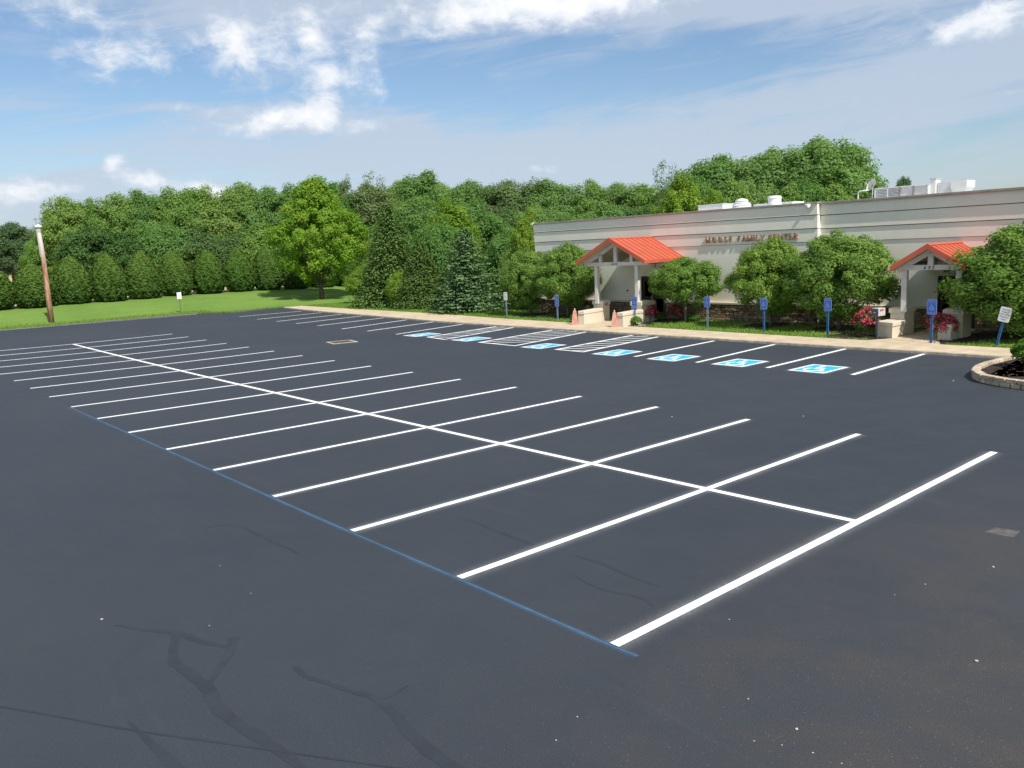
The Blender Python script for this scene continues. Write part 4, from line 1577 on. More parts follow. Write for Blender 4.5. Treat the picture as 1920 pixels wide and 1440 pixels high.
# ---------------------------------------------------------------- bronze letters
SER = {
    'M': (1.15, [((.12, 0), (.12, 1), .10), ((.12, 1), (.57, .05), .17), ((.57, .05), (1.02, 1), .09), ((1.02, 0), (1.02, 1), .18)], [(.12, 0), (1.02, 0), (.10, 1), (1.04, 1)]),
    'O': (1.0, 'ring', []),
    'S': (.75, 'ess', []),
    'E': (.85, [((.16, 0), (.16, 1), .18), ((.10, .96), (.72, .96), .08), ((.10, .04), (.76, .04), .08), ((.16, .5), (.55, .5), .08), ((.72, 1), (.72, .74), .07), ((.76, 0), (.76, .28), .07), ((.55, .62), (.55, .38), .06)], [(.16, 0), (.16, 1)]),
    'F': (.80, [((.16, 0), (.16, 1), .18), ((.10, .96), (.72, .96), .08), ((.16, .5), (.55, .5), .08), ((.72, 1), (.72, .74), .07), ((.55, .62), (.55, .38), .06)], [(.16, 0), (.16, 1)]),
    'A': (1.0, [((.10, 0), (.50, 1), .09), ((.50, 1), (.90, 0), .18), ((.26, .35), (.76, .35), .07)], [(.10, 0), (.90, 0)]),
    'I': (.5, [((.22, 0), (.22, 1), .18)], [(.22, 0), (.22, 1)]),
    'L': (.80, [((.16, 0), (.16, 1), .18), ((.10, .04), (.74, .04), .08), ((.74, 0), (.74, .30), .07)], [(.16, 0), (.16, 1)]),
    'Y': (.95, [((.10, 1), (.47, .48), .17), ((.84, 1), (.47, .48), .09), ((.47, 0), (.47, .5), .18)], [(.10, 1), (.84, 1), (.47, 0)]),
    'C': (.90, 'cee', []),
    'N': (1.0, [((.12, 0), (.12, 1), .09), ((.12, 1), (.86, .03), .18), ((.86, 0), (.86, 1), .09)], [(.12, 0), (.10, 1), (.86, 1)]),
    'T': (.90, [((.45, 0), (.45, 1), .18), ((.06, .96), (.84, .96), .08), ((.08, 1), (.08, .72), .07), ((.82, 1), (.82, .72), .07)], [(.45, 0)]),
    'R': (.95, 'arr', [(.16, 0), (.84, 0)]),
}


def glyph(mb, ch, x, H):
    """letters face -x; u runs towards -y (to the right when seen from the lot)"""
    adv, strokes, ser = SER[ch]
    w_k = .92
    D = .05

    def seg(a, b, w):
        A_ = Vector((0, -(x + a[0] * H * w_k), a[1] * H))
        B_ = Vector((0, -(x + b[0] * H * w_k), b[1] * H))
        mb.beam(A_, B_, D, w * H, up=(1, 0, 0)) if False else None
        d = (B_ - A_).normalized()
        s = d.cross(Vector((1, 0, 0))).normalized() * (w * H / 2)
        X = Vector((-D, 0, 0))
        vs = [A_ - s, B_ - s, B_ + s, A_ + s]
        mb.add(vs + [v + X for v in vs], [(0, 1, 2, 3), (7, 6, 5, 4), (0, 4, 5, 1), (1, 5, 6, 2), (2, 6, 7, 3), (3, 7, 4, 0)])
    if strokes == 'ring' or strokes == 'cee':
        n = 16
        rng_ = range(n) if strokes == 'ring' else range(2, n - 2)
        for i in rng_:
            a0, a1 = 2 * math.pi * i / n, 2 * math.pi * (i + 1) / n
            w = .11 + .10 * abs(math.cos((a0 + a1) / 2))
            seg((.48 + .38 * math.cos(a0), .5 + .46 * math.sin(a0)), (.48 + .38 * math.cos(a1), .5 + .46 * math.sin(a1)), w)
        if strokes == 'cee':
            seg((.80, .98), (.80, .70), .07)
            seg((.80, .02), (.80, .26), .06)
    elif strokes == 'ess':
        pts = [(.60, .80), (.50, .93), (.34, .96), (.18, .88), (.14, .74), (.24, .60), (.48, .46), (.60, .32), (.58, .14), (.42, .04), (.24, .05), (.12, .20)]
        for i in range(len(pts) - 1):
            seg(pts[i], pts[i + 1], .14 if 3 <= i <= 7 else .10)
        seg((.62, .98), (.62, .72), .06)
        seg((.10, .02), (.10, .28), .06)
    elif strokes == 'arr':
        seg((.16, 0), (.16, 1), .18)
        pts = [(.12, .96), (.50, .96), (.68, .86), (.72, .74), (.66, .60), (.48, .52), (.16, .52)]
        for i in range(len(pts) - 1):
            seg(pts[i], pts[i + 1], .16 if 2 <= i <= 4 else .08)
        seg((.44, .52), (.84, .03), .17)
    else:
        for a, b, w in strokes:
            seg(a, b, w)
    for (sx, sz) in ser:
        zz = .03 if sz == 0 else .97
        seg((sx - .15, zz), (sx + .15, zz), .06)
    return adv * H * w_k


sg = thing('lettering', (WX - .0, 20.98, 3.90), 'bronze serif letters reading MOOSE FAMILY CENTER on the tan wall', 'lettering')
H_ = .27
words_ = [('MOOSE', 0.0, 1.62), ('FAMILY', 1.90, 3.42), ('CENTER', 3.60, 5.17)]
for wd, u0, u1 in words_:
    total = sum(SER[c][0] for c in wd) * H_ * .92
    gap = (u1 - u0 - total) / (len(wd) - 1)
    u = u0
    for c in wd:
        m = MB()
        a_ = glyph(m, c, 0.0, H_)
        o = m.build('letter', M_BRONZE, sg)
        o.location = (-.022, -u, 0)
        u += a_ + gap

# ================================================================== rooftop equipment
RZ = 5.0
t = thing('roof_duct', (31, 24.6, RZ), 'long low white duct box on the left part of the roof', 'roof duct')
m = MB()
m.lohi((0, .05, 0), (1.6, 1.81, 1.05))
m.build('casing', M_ROOFW, t, bevel=.01)
m = MB()
m.lohi((-.02, .03, 1.05), (1.62, 1.83, 1.09))
m.build('lid', M_ROOFW, t)
for nm, y, r0, ht, lb in (('roof_ventilator', 23.35, .52, 1.28, 'white mushroom roof ventilator with stacked rings, left of the pair'),
                          ('roof_ventilator', 21.22, .44, 1.26, 'white drum roof ventilator, right of the pair')):
    t = thing(nm, (31, y, RZ), lb, 'roof ventilator', 'white roof ventilators')
    if y > 22:
        prof = [(r0 * 1.05, .0), (r0 * 1.05, .80), (r0 * .95, .86), (r0 * 1.05, .88), (r0 * .95, .96), (r0 * .85, 1.0), (r0 * .95, 1.02), (r0 * .62, 1.08)]
        cap = [(r0 * .62, 1.08), (r0 * .72, 1.10), (r0 * .66, 1.18), (r0 * .35, 1.25), (r0 * .1, 1.28)]
    else:
        prof = [(r0 * .9, 0), (r0 * .9, .88), (r0 * .8, .9), (r0 * .8, 1.1)]
        cap = [(r0 * .8, 1.1), (r0 * .86, 1.12), (r0 * .86, 1.18), (r0 * .7, 1.26), (r0 * .2, 1.28)]
    m = MB()
    m.lathe((0, 0, 0), prof, 20)
    m.build('body', M_ROOFW, t)
    m = MB()
    m.lathe((0, 0, 0), cap, 20)
    m.build('cap', M_ROOFW, t, smooth=True)
t = thing('roof_curb', (31.7, 21.8, RZ), 'low white roof curb running between the two ventilators', 'roof curb')
m = MB()
m.lohi((0, -1.25, 0), (1.2, 1.25, .92))
m.build('casing', M_ROOFW, t, bevel=.01)

t = thing('vent_pipe', (31, 16.35, RZ), 'thin white gooseneck vent pipe left of the satellite dish', 'vent pipe')
m = MB()
m.tube([(0, .05, 0), (0, .05, 1.05), (0, 0, 1.13), (0, -.1, 1.15), (0, -.42, 1.15)], .035, 8)
m.build('pipe', M_ROOFW, t, smooth=True)
t = thing('satellite_dish', (31.2, 15.75, RZ), 'weathered beige satellite dish on the roof beside the white units', 'satellite dish')
m = MB()
m.tube([(0, 0, 0), (0, 0, 1.25)], .03, 8)
m.build('mast', M_GALV, t)
m = MB()
n = 16
vs, fs = [], []
fr = Vector((-.80, .50, .45)).normalized()
ax1 = fr.orthogonal().normalized()
ax2 = fr.cross(ax1)
for j, (r0, dz) in enumerate(((0.03, 0), (.16, .02), (.27, .06), (.34, .11))):
    for k in range(n):
        a = 2 * math.pi * k / n
        vs.append(Vector((0, 0, 1.38)) + fr * dz + (ax1 * math.cos(a) + ax2 * math.sin(a)) * r0)
for j in range(3):
    for k in range(n):
        fs.append((j * n + k, j * n + (k + 1) % n, (j + 1) * n + (k + 1) % n, (j + 1) * n + k))
fs.append(tuple(range(n)))
m.add(vs, fs)
m.build('reflector', simple('weathered_dish', (0.72, 0.67, 0.57), .6, .15, 6.0), t, smooth=True)
m = MB()
m.tube([Vector((0, 0, 1.25)), Vector((0, 0, 1.3)) + fr * .4], .012, 6)
m.box(Vector((0, 0, 1.32)) + fr * .42, (.06, .06, .1))
m.build('feed_arm', M_GALV, t)

t = thing('rooftop_unit', (31, 14.2, RZ), 'long louvred rooftop air unit in white and grey metal', 'rooftop unit')
m = MB()
m.lohi((0, -1.35, .55), (1.4, 1.30, 1.16))
m.build('casing', simple('unit_grey_metal', (0.56, 0.55, 0.54), .55, .08, 3.0), t, bevel=.01)
for k in range(7):
    m = MB()
    m.box((-.03, .95, .68 + k * .07), (.04, .5, .02), ry=.5)
    m.box((-.03, .36, .68 + k * .07), (.04, .5, .02), ry=.5)
    m.build('louvre', M_GALV, t)
for y in (1.3, .66, .06, -.6, -1.3):
    m = MB()
    m.lohi((-.05, y - .03, 0.3), (0, y + .03, 1.18))
    m.build('rail_post', M_RUST if y in (.06, -.6) else M_ROOFW, t)
m = MB()
m.lohi((-.05, -1.36, 1.16), (.03, 1.33, 1.21))
m.build('top_rail', M_ROOFW, t)
t = thing('flue_stack', (31.1, 12.72, RZ), 'narrow upright white flue box on the roof', 'flue')
m = MB()
m.lohi((0, -.12, 0), (.5, .14, 1.42))
m.build('stack', M_ROOFW, t, bevel=.01)
m = MB()
m.lohi((-.03, -.15, 1.42), (.53, .17, 1.46))
m.build('cap', M_GALV, t)
t = thing('roof_hood', (31, 11.55, RZ), 'white duct with bright angled intake hood at the right end of the roof', 'intake hood')
m = MB()
m.lohi((.2, .3, 0), (1.4, 1.02, 1.25))
m.build('duct', simple('pale_grey_duct', (0.58, 0.59, 0.60), .5, .08, 3.0), t, bevel=.01)
m = MB()
m.add([(0, -.4, .95), (0, .32, .95), (0, .32, 1.25), (0, -.4, 1.25), (.9, -.4, .95), (.9, .32, .95), (.9, .32, 1.25), (.9, -.4, 1.25), (.3, -.15, .62), (.3, .3, .62), (.9, -.15, .62), (.9, .3, .62)],
      [(0, 3, 2, 1), (3, 7, 6, 2), (4, 5, 6, 7), (0, 4, 7, 3), (1, 2, 6, 5), (0, 1, 9, 8), (4, 10, 11, 5), (0, 8, 10, 4), (1, 5, 11, 9), (8, 9, 11, 10)])
m.build('hood', M_ROOFW, t)

# ================================================================== signs


def blue_sign(loc, label, panels, post_mat, H, tilt=0.0, face=M_SIGNB, ink=M_SIGNT, border=M_SIGNT, w=.33):
    t = thing('parking_sign', loc, label, 'sign', 'accessible parking signs along the sidewalk')
    t.rotation_euler = (tilt, 0, 0)
    m = MB()
    m.lohi((-.02, -.037, -.08), (.0, .037, H - .04))
    m.lohi((-.045, -.037, -.08), (-.02, -.025, H - .04))
    m.lohi((-.045, .025, -.08), (-.02, .037, H - .04))
    m.build('post', post_mat, t)
    for (z0, z1, full) in panels:
        p = bpy.data.objects.new('sign_panel', None)
        p.location = (-.05, 0, (z0 + z1) / 2)
        link(p, t)
        h = z1 - z0
        m = MB()
        c_ = .03
        poly = [(-w / 2 + c_, -h / 2), (w / 2 - c_, -h / 2), (w / 2, -h / 2 + c_), (w / 2, h / 2 - c_), (w / 2 - c_, h / 2), (-w / 2 + c_, h / 2), (-w / 2, h / 2 - c_), (-w / 2, -h / 2 + c_)]
        vs = [(0, y, z) for y, z in poly] + [(.004, y, z) for y, z in poly]
        m.add(vs, [tuple(range(8))[::-1], tuple(range(8, 16))] + [(i, (i + 1) % 8, 8 + (i + 1) % 8, 8 + i) for i in range(8)])
        m.build('plate', border, p)
        m = MB()
        k = .015
        m.lohi((-.003, -w / 2 + k, -h / 2 + k), (-.0005, w / 2 - k, h / 2 - k))
        m.build('face', face, p)
        m = MB()
        if full:
            sc = .24

            def to3(u, v):
                return (-.0045, -u * sc, v * sc)
            wheelchair(m, to3)
        else:
            m.lohi((-.0045, -w * .3, -h * .05), (-.0032, w * .3, h * .02))
        m.build('figure', ink, p)
        if full:
            for txt, zz, sz in (('RESERVED', h / 2 - .09, .055), ('PARKING', -h / 2 + .035, .055)):
                me_ = text_mesh(txt, sz, 0, 0, 1.0, 'CENTER')
                me_.materials.append(ink)
                q = add_mesh('lettering', me_, p)
                q.location = (-.0048, 0, zz)
                q.rotation_euler = (rad(90), 0, rad(-90))
    return t


blue_sign((20.85, 32.55, .05), 'white accessible parking sign on a grey post, leftmost along the sidewalk', [(1.02, 1.50, True)], M_POSTG, 1.54, face=M_SIGNW, ink=M_SIGNB, border=M_SIGNW)
blue_sign((20.80, 28.15, .05), 'faded blue accessible parking sign with a small plate below, second from the left', [(.93, 1.38, True), (.76, .92, False)], M_POSTG, 1.42)
blue_sign((20.35, 22.15, .05), 'blue accessible parking sign with a small plate below, by the pink obelisk and round shrub', [(.93, 1.42, True), (.77, .92, False)], M_POSTG, 1.42)
blue_sign((20.60, 18.02, .05), 'blue accessible parking sign in front of the small tree right of the left entrance', [(.98, 1.46, True)], M_POSTG, 1.45)
blue_sign((20.38, 14.92, .05), 'blue accessible parking sign on a bright blue post below the bronze letters', [(.98, 1.47, True)], M_POSTB, 1.46)
blue_sign((20.30, 11.95, .05), 'blue accessible parking sign on a blue post left of the pink rose bush and mailbox', [(1.0, 1.5, True)], M_POSTB, 1.49)
blue_sign((19.66, 7.62, .05), 'largest blue accessible parking sign, at the path to the right entrance', [(1.05, 1.58, True)], M_POSTB, 1.57, w=.34)

t = thing('customer_parking_sign', (19.75, 5.50, .05), 'white customer parking sign on a tilted blue post at the right end of the sidewalk', 'sign')
t.rotation_euler = (rad(12), 0, 0)
m = MB()
m.lohi((-.02, -.037, -.08), (.0, .037, 1.34))
m.lohi((-.045, -.037, -.08), (-.02, -.025, 1.34))
m.lohi((-.045, .025, -.08), (-.02, .037, 1.34))
m.build('post', M_POSTB, t)
p = bpy.data.objects.new('sign_panel', None)
p.location = (-.05, 0, 1.14)
link(p, t)
w, h, c_ = .36, .50, .035
poly = [(-w / 2 + c_, -h / 2), (w / 2 - c_, -h / 2), (w / 2, -h / 2 + c_), (w / 2, h / 2 - c_), (w / 2 - c_, h / 2), (-w / 2 + c_, h / 2), (-w / 2, h / 2 - c_), (-w / 2, -h / 2 + c_)]
m = MB()
m.add([(0, y, z) for y, z in poly] + [(.004, y, z) for y, z in poly], [tuple(range(8))[::-1], tuple(range(8, 16))] + [(i, (i + 1) % 8, 8 + (i + 1) % 8, 8 + i) for i in range(8)])
m.build('plate', M_SIGNW, p)
for k, txt in enumerate(('MOOSE', 'FAMILY', 'CUSTOMER', 'PARKING', 'ONLY')):
    me_ = text_mesh(txt, .072, 0, 0, .95, 'CENTER')
    me_.materials.append(M_BLACK)
    q = add_mesh('lettering', me_, p)
    q.location = (-.0025, 0, .135 - k * .082)
    q.rotation_euler = (rad(90), 0, rad(-90))

t = thing('lawn_sign', (13.09, 64.6, .07), 'small white sign on a thin brown post at the far edge of the lot', 'sign', rotz=rad(70))
m = MB()
m.lohi((-.025, -.025, -.05), (.025, .025, 1.30))
m.build('post', M_POSTD, t)
m = MB()
m.lohi((-.045, -.17, 1.12), (-.03, .17, 1.66))
m.build('plate', M_SIGNW, t, bevel=.005)
m = MB()
for z in (1.52, 1.40, 1.28):
    m.lohi((-.05, -.11, z), (-.0455, .11, z + .022))
m.build('printed_lines', M_GALV, t)

# ---------------------------------------------------------------- mailbox
t = thing('mailbox', (20.30, 9.93, .06), 'grey mailbox with a pale side and red print, beside the rose bush', 'mailbox', rotz=rad(-8))
m = MB()
m.lohi((-.045, -.045, -.05), (.045, .045, .86))
m.build('post', M_MBOX, t)
m = MB()
m.lohi((-.20, -.17, .86), (.24, .13, 1.16))
m.build('box', M_MBOXW, t, bevel=.015)
m = MB()
m.lohi((-.215, -.165, .87), (-.20, .125, 1.15))
m.build('door', M_MBOX, t)
m = MB()
m.box((-.225, -.02, 1.0), (.02, .07, .03))
m.build('latch', M_GALV, t)
m = MB()
m.lohi((-.12, -.176, 1.05), (.12, -.1705, 1.12))
m.build('red_print', M_RED, t)

# ---------------------------------------------------------------- utility pole
t = thing('utility_pole', (3.66, 65.11, .08), 'reddish wooden pole with a white lamp cap standing at the lawn edge', 'utility pole')
m, N = new_mat('weathered_pole_wood')
geo = N.n('ShaderNodeNewGeometry')
sx = N.n('ShaderNodeSeparateXYZ', ins={0: geo.outputs['Position']})
n1 = N.noise(N.vm('MULTIPLY', geo.outputs['Position'], (6.0, 6.0, 0.7)), 2.5, 6.0, .65).outputs[0]
c = N.mix(N.smooth(n1, .35, .65), (0.24, 0.105, 0.060, 1), (0.52, 0.30, 0.20, 1))
hgt_ = N.m('ADD', sx.outputs[2], N.m('MULTIPLY', n1, 1.6))
c = N.mix(N.smooth(hgt_, 4.6, 7.4), c, (0.46, 0.43, 0.39, 1))
p_ = N.n('ShaderNodeBsdfPrincipled', ins={'Base Color': c, 'Roughness': .9})
N.put(p_.inputs['Normal'], N.n('ShaderNodeBump', ins={'Strength': .6, 'Distance': .02, 'Height': n1}).outputs[0])
N.n('ShaderNodeOutputMaterial', ins={0: p_.outputs[0]})
M_POLE = m
m = MB()
m.tube([(0, 0, -.1), (0.0, 0, 2.4), (0.02, 0, 4.8), (-.05, 0, 6.75)], [.20, .18, .155, .125], 14)
m.build('shaft', M_POLE, t, smooth=True)
m = MB()
m.lathe((-.05, 0, 6.70), [(.13, 0), (.15, .02), (.15, .36), (.13, .38)], 14)
m.build('collar', M_GALV, t)
m = MB()
m.lathe((-.05, 0, 7.05), [(.25, .0), (.24, .07), (.18, .15), (.09, .20), (.02, .22)], 18)
m.build('lamp_cap', M_LAMPW, t, smooth=True)
m = MB()
m.tube([(-.17, -.04, 4.9), (-.19, -.04, 5.6), (-.20, -.04, 6.95)], .025, 7)
m.build('conduit', M_GALV, t)
m = MB()
m.tube([(-.16, -.16, 0), (-.15, -.15, 4.2)], .012, 5)
m.build('ground_wire', M_BLACK, t)

# ---------------------------------------------------------------- stone-edged island
isl = thing('planting_island', (14.6, 2.5, 0), 'planting island edged with tan stone blocks at the right edge of the lot', 'planting bed')
edge = [(11.2, -2.2), (11.9, 0.4), (12.15, 1.6), (12.35, 2.5), (12.75, 3.25), (13.4, 3.7), (14.1, 3.92), (15.0, 4.0), (16.0, 3.95), (16.7, 3.9)]
q = random.Random(4)
blk = []
for k in range(4):
    bm_ = bmesh.new()
    bmesh.ops.create_cube(bm_, size=1.0)
    bmesh.ops.bevel(bm_, geom=bm_.edges[:], offset=.07, segments=1, affect='EDGES')
    for v in bm_.verts:
        v.co += Vector((q.uniform(-.04, .04), q.uniform(-.04, .04), q.uniform(-.03, .03)))
    me = bpy.data.meshes.new('block')
    bm_.to_mesh(me)
    bm_.free()
    me.materials.append(M_BLOCK)
    blk.append(me)
EV = [Vector(e) for e in edge]
cum = [0]
for i in range(len(EV) - 1):
    cum.append(cum[-1] + (EV[i + 1] - EV[i]).length)


def along(s):
    s = max(0, min(s, cum[-1] - 1e-6))
    for i in range(len(EV) - 1):
        if s <= cum[i + 1]:
            return EV[i].lerp(EV[i + 1], (s - cum[i]) / (cum[i + 1] - cum[i]))


for course in range(2):
    s = 0.0 if course == 0 else .14
    while s < cum[-1] - .2:
        L = q.uniform(.24, .31)
        a, b = along(s), along(s + L)
        d = b - a
        ang = math.atan2(d.y, d.x)
        o = add_mesh('block', blk[q.randrange(4)], isl, ((a.x + b.x) / 2 - 14.6, (a.y + b.y) / 2 - 2.5, .062 + course * .115))
        o.rotation_euler = (0, 0, ang)
        o.scale = (L - .015, .20 + q.uniform(-.01, .015), .11)
        s += L
m = MB()
m.flat([(p.x - 14.6 + .02, p.y - 2.5 - .02) for p in EV][::-1] + [(2.6, 1.3), (2.6, -4.7)][::-1][::-1], .15)
so = m.build('soil', M_MULCH, isl)
m = MB()
for _ in range(420):
    x, y = q.uniform(11.9, 16.6), q.uniform(-.5, 3.75)
    if x < 12.3 and y > 1.4 or (x < 13.3 and y > 3.1):
        continue
    m.box((x - 14.6, y - 2.5, .165), (.08 * q.uniform(.5, 1.3), .03, .016), rz=q.uniform(0, 3.1), ry=q.uniform(-.4, .4))
o = m.build('bark_chips', M_CHIP, isl)
tag(o, kind='stuff')

# ================================================================== shrubs


def dome_pts(seed, R, H, n, lump=.10, z0=.02):
    r = np.random.default_rng(seed)
    d = sph(r, n)
    d[:, 2] = np.abs(d[:, 2]) * 1.0 - .25 * (r.random(n) < .3)
    ph = r.uniform(0, 6.28, 6)
    f = 1 + lump * (np.sin(5 * d[:, 0] + ph[0]) * np.sin(4 * d[:, 1] + ph[1]) + .6 * np.sin(9 * d[:, 2] + 7 * d[:, 0] + ph[2]))
    q = f * r.uniform(.86, 1.04, n)
    p = np.stack([d[:, 0] * R * q, d[:, 1] * R * q, H * .42 + d[:, 2] * H * .56 * q], 1)
    p[:, 2] = np.maximum(p[:, 2], z0)
    return p, d


def shrub(x, y, z, R, H, label, name='boxwood_shrub', mat=L_BOX, n=2600, leaf=.05, seed=0, group='small round shrubs by the entrances', cat='shrub', flowers=0, extra=None):
    t = thing(name, (x, y, z), label, cat, group)
    p, d = dome_pts(seed, R, H, n)
    r = np.random.default_rng(seed + 9)
    nr = d * .8 + r.normal(size=d.shape) * .5 + np.array([0, 0, .3])
    me = leaf_cloud('foliage', p, nr, leaf * r.uniform(.7, 1.3, n), mat, .6, seed)
    add_mesh('foliage', me, t)
    m = MB()
    q = random.Random(seed)
    for k in range(6):
        a = q.uniform(0, 6.28)
        m.tube([(0, 0, -.02), (math.cos(a) * R * .3, math.sin(a) * R * .3, H * .35), (math.cos(a) * R * .6, math.sin(a) * R * .6, H * .7)], [.014, .01, .004], 5, cap=False)
    m.build('stems', M_BARK, t)
    if flowers:
        pp, nn, tt, ss = [], [], [], []
        for k in range(flowers):
            dd = sph(r, 1)[0]
            dd[2] = abs(dd[2]) * .9 + .05
            c = np.array([dd[0] * R * .98, dd[1] * R * .98, H * .42 + dd[2] * H * .58])
            m_ = 16
            e = sph(r, m_)
            pp.append(c + e * .045)
            nn.append(e + dd * .6)
            tt.append(np.full(m_, r.random()))
            ss.append(np.full(m_, .07))
        me = leaf_cloud('blossoms', np.concatenate(pp), np.concatenate(nn), np.concatenate(ss), L_PETAL, .85, seed, np.concatenate(tt))
        add_mesh('blossoms', me, t)
    return t


shrub(20.35, 22.45 - .35, .06, .29, .45, 'bright green round shrub between the pink obelisk and the sign post', seed=1, leaf=.045)
shrub(20.25, 26.25, .06, .28, .45, 'half hidden round shrub left of the left pink obelisk', seed=2, leaf=.045)
shrub(22.7, 22.55, .06, .34, .45, 'dark round shrub in shade right of the left entrance pier', seed=3, mat=L_ARB)
shrub(22.9, 20.55, .06, .28, .42, 'low dark shrub in shade near the trunk of the small tree', seed=4, mat=L_ARB)
shrub(15.05, 2.72, .15, .62, .85, 'larger bright green clipped shrub on the stone-edged island', seed=6, n=7000, leaf=.06, group='shrubs on the island')
shrub(22.0, 22.65, .06, .42, .88, 'small dark red leaved rose bush beside the left entrance pier', 'rose_bush', leafmat('red_rose_leaves', (.16, .03, .04), (.30, .06, .07), .25, .05), 1500, .06, 12, 'flowering bushes', 'rose bush', 16)
shrub(22.9, 21.65, .06, .45, .92, 'shaded rose bush with dull red leaves left of the small tree trunk', 'rose_bush', leafmat('dull_rose_leaves', (.12, .035, .03), (.22, .07, .06), .25, .05), 1500, .06, 13, 'flowering bushes', 'rose bush', 14)
shrub(21.05, 10.72, .06, .50, 1.12, 'rose bush covered in bright pink blossoms beside the mailbox', 'rose_bush', L_ROSE, 1500, .06, 14, 'flowering bushes', 'rose bush', 60)
shrub(20.95, 7.85, .06, .55, 1.0, 'red and pink rose bush behind the largest blue sign', 'rose_bush', leafmat('bronze_rose_leaves', (.14, .04, .03), (.24, .10, .05), .25, .05), 1700, .06, 15, 'flowering bushes', 'rose bush', 44)
shrub(22.4, 27.0, .06, .35, .75, 'small rose bush with one open pink bloom behind the low wall', 'rose_bush', L_ROSE, 700, .06, 16, 'flowering bushes', 'rose bush', 5)
# river stones at the sign post
m = MB()
q = random.Random(9)
for _ in range(60):
    a, rr_ = q.uniform(0, 6.28), q.uniform(0, .35)
    m.box((20.35 + .35 * math.cos(a) * rr_ / .35, 21.8 + rr_ * 1.1 * math.sin(a), .09), (.05, .04, .03), rz=q.uniform(0, 3), ry=q.uniform(-.4, .4))
o = m.build('river_stones', M_ROCKS)
tag(o, 'little heap of pale river stones by the sign post', 'stones', kind='stuff')
# pale splash stone lying on the shaded lawn
m = MB()
m.prism(blob_poly(21.6, 30.2, .25, .9, 14, 3), .03, .085)
o = m.build('splash_stone', M_ROCKS)
tag(o, 'flat pale stone slab lying in the shaded grass below the leftmost tree pair', 'stone slab')

# ================================================================== arborvitae row


def arb_mesh(seed, R, H, n):
    r = np.random.default_rng(seed)
    z = r.random(n) ** .85
    prof = np.interp(z, [0, .06, .2, .4, .6, .78, .9, .97, 1.0], [.50, .78, .97, .98, .86, .64, .42, .20, .03])
    a = r.uniform(0, 2 * np.pi, n)
    ph = r.uniform(0, 6.28, 8)
    lump = 1 + .045 * np.sin(6 * a + ph[0] + 5 * z) + .05 * np.sin(11 * a + 9 * z + ph[1]) + .035 * np.sin(17 * a - 21 * z + ph[2]) + .04 * np.sin(3 * a + ph[3])
    q = lump * r.uniform(.84, 1.03, n)
    x, y = np.cos(a) * R * prof * q, np.sin(a) * R * prof * q
    zz = z * H * (1 + .015 * np.sin(7 * a + ph[4]))
    p = np.stack([x, y, zz], 1)
    nr = np.stack([np.cos(a), np.sin(a), .25 + .9 * z ** 3], 1) + r.normal(size=(n, 3)) * .50
    up = np.stack([np.cos(a) * .35, np.sin(a) * .35, np.ones(n)], 1) + r.normal(size=(n, 3)) * .3
    return leaf_cloud('arborvitae_foliage', p, nr, .17 * r.uniform(.7, 1.4, n), L_ARB, .5, seed, None, up)


arb = [arb_mesh(100 + k, 1.0, 1.0 * 4.1, 15000) for k in range(3)]
mtr = MB()
mtr.tube([(0, 0, -.1), (0, 0, 3.2)], [.09, .03], 6)
AR = [(-1.9, 76.3, 3.5, 1.85), (1.9, 76.2, 3.55, 1.85), (4.9, 75.9, 3.6, 1.88), (8.05, 76.5, 4.1, 1.85), (10.95, 76.1, 4.2, 1.80), (14.0, 76.5, 4.25, 1.80), (17.35, 77.6, 4.1, 1.80), (20.55, 77.6, 4.15, 1.85), (23.65, 77.4, 4.2, 1.75),
      (26.35, 76.6, 4.4, 1.70), (28.9, 75.7, 4.4, 1.70), (31.6, 75.2, 4.3, 1.7), (34.3, 74.6, 4.3, 1.7), (37.0, 74.0, 4.3, 1.7), (39.8, 73.4, 4.3, 1.7)]
ORD = ['first', 'second', 'third', 'fourth', 'fifth', 'sixth', 'seventh', 'eighth', 'ninth', 'tenth', 'eleventh', 'twelfth', 'thirteenth', 'fourteenth', 'fifteenth']
first = None
AR = AR[1:]
for k, (x, y, h, R) in enumerate(AR):
    lb = f'clipped dome shaped arborvitae, {ORD[k]} from the left in the row beyond the lawn'
    if k == 0:
        lb = 'clipped dome shaped arborvitae cut by the left edge of the photo, first of the row'
    if k == 1:
        lb = 'clipped dome shaped arborvitae partly behind the wooden pole, second of the row'
    if k >= 9:
        lb = f'clipped arborvitae partly hidden by the maple, {ORD[k]} of the row'
    t = thing('arborvitae', (x, y, th(x, y) - .05), lb, 'arborvitae', 'row of clipped arborvitae beyond the lawn', rotz=k * 1.3)
    R *= .885
    t.scale = (R, R, h / 4.1)
    add_mesh('foliage', arb[k % 3], t)
    if first is None:
        first = mtr.build('trunk', M_BARK, t)
    else:
        add_mesh('trunk', first.data, t)
t = thing('arborvitae', (31.6, 44.5, 0), 'small pointed arborvitae behind the blue spruce and left of the building corner', 'arborvitae')
t.scale = (.95, .95, 4.25 / 4.1)
add_mesh('foliage', arb[1], t)
add_mesh('trunk', first.data, t)

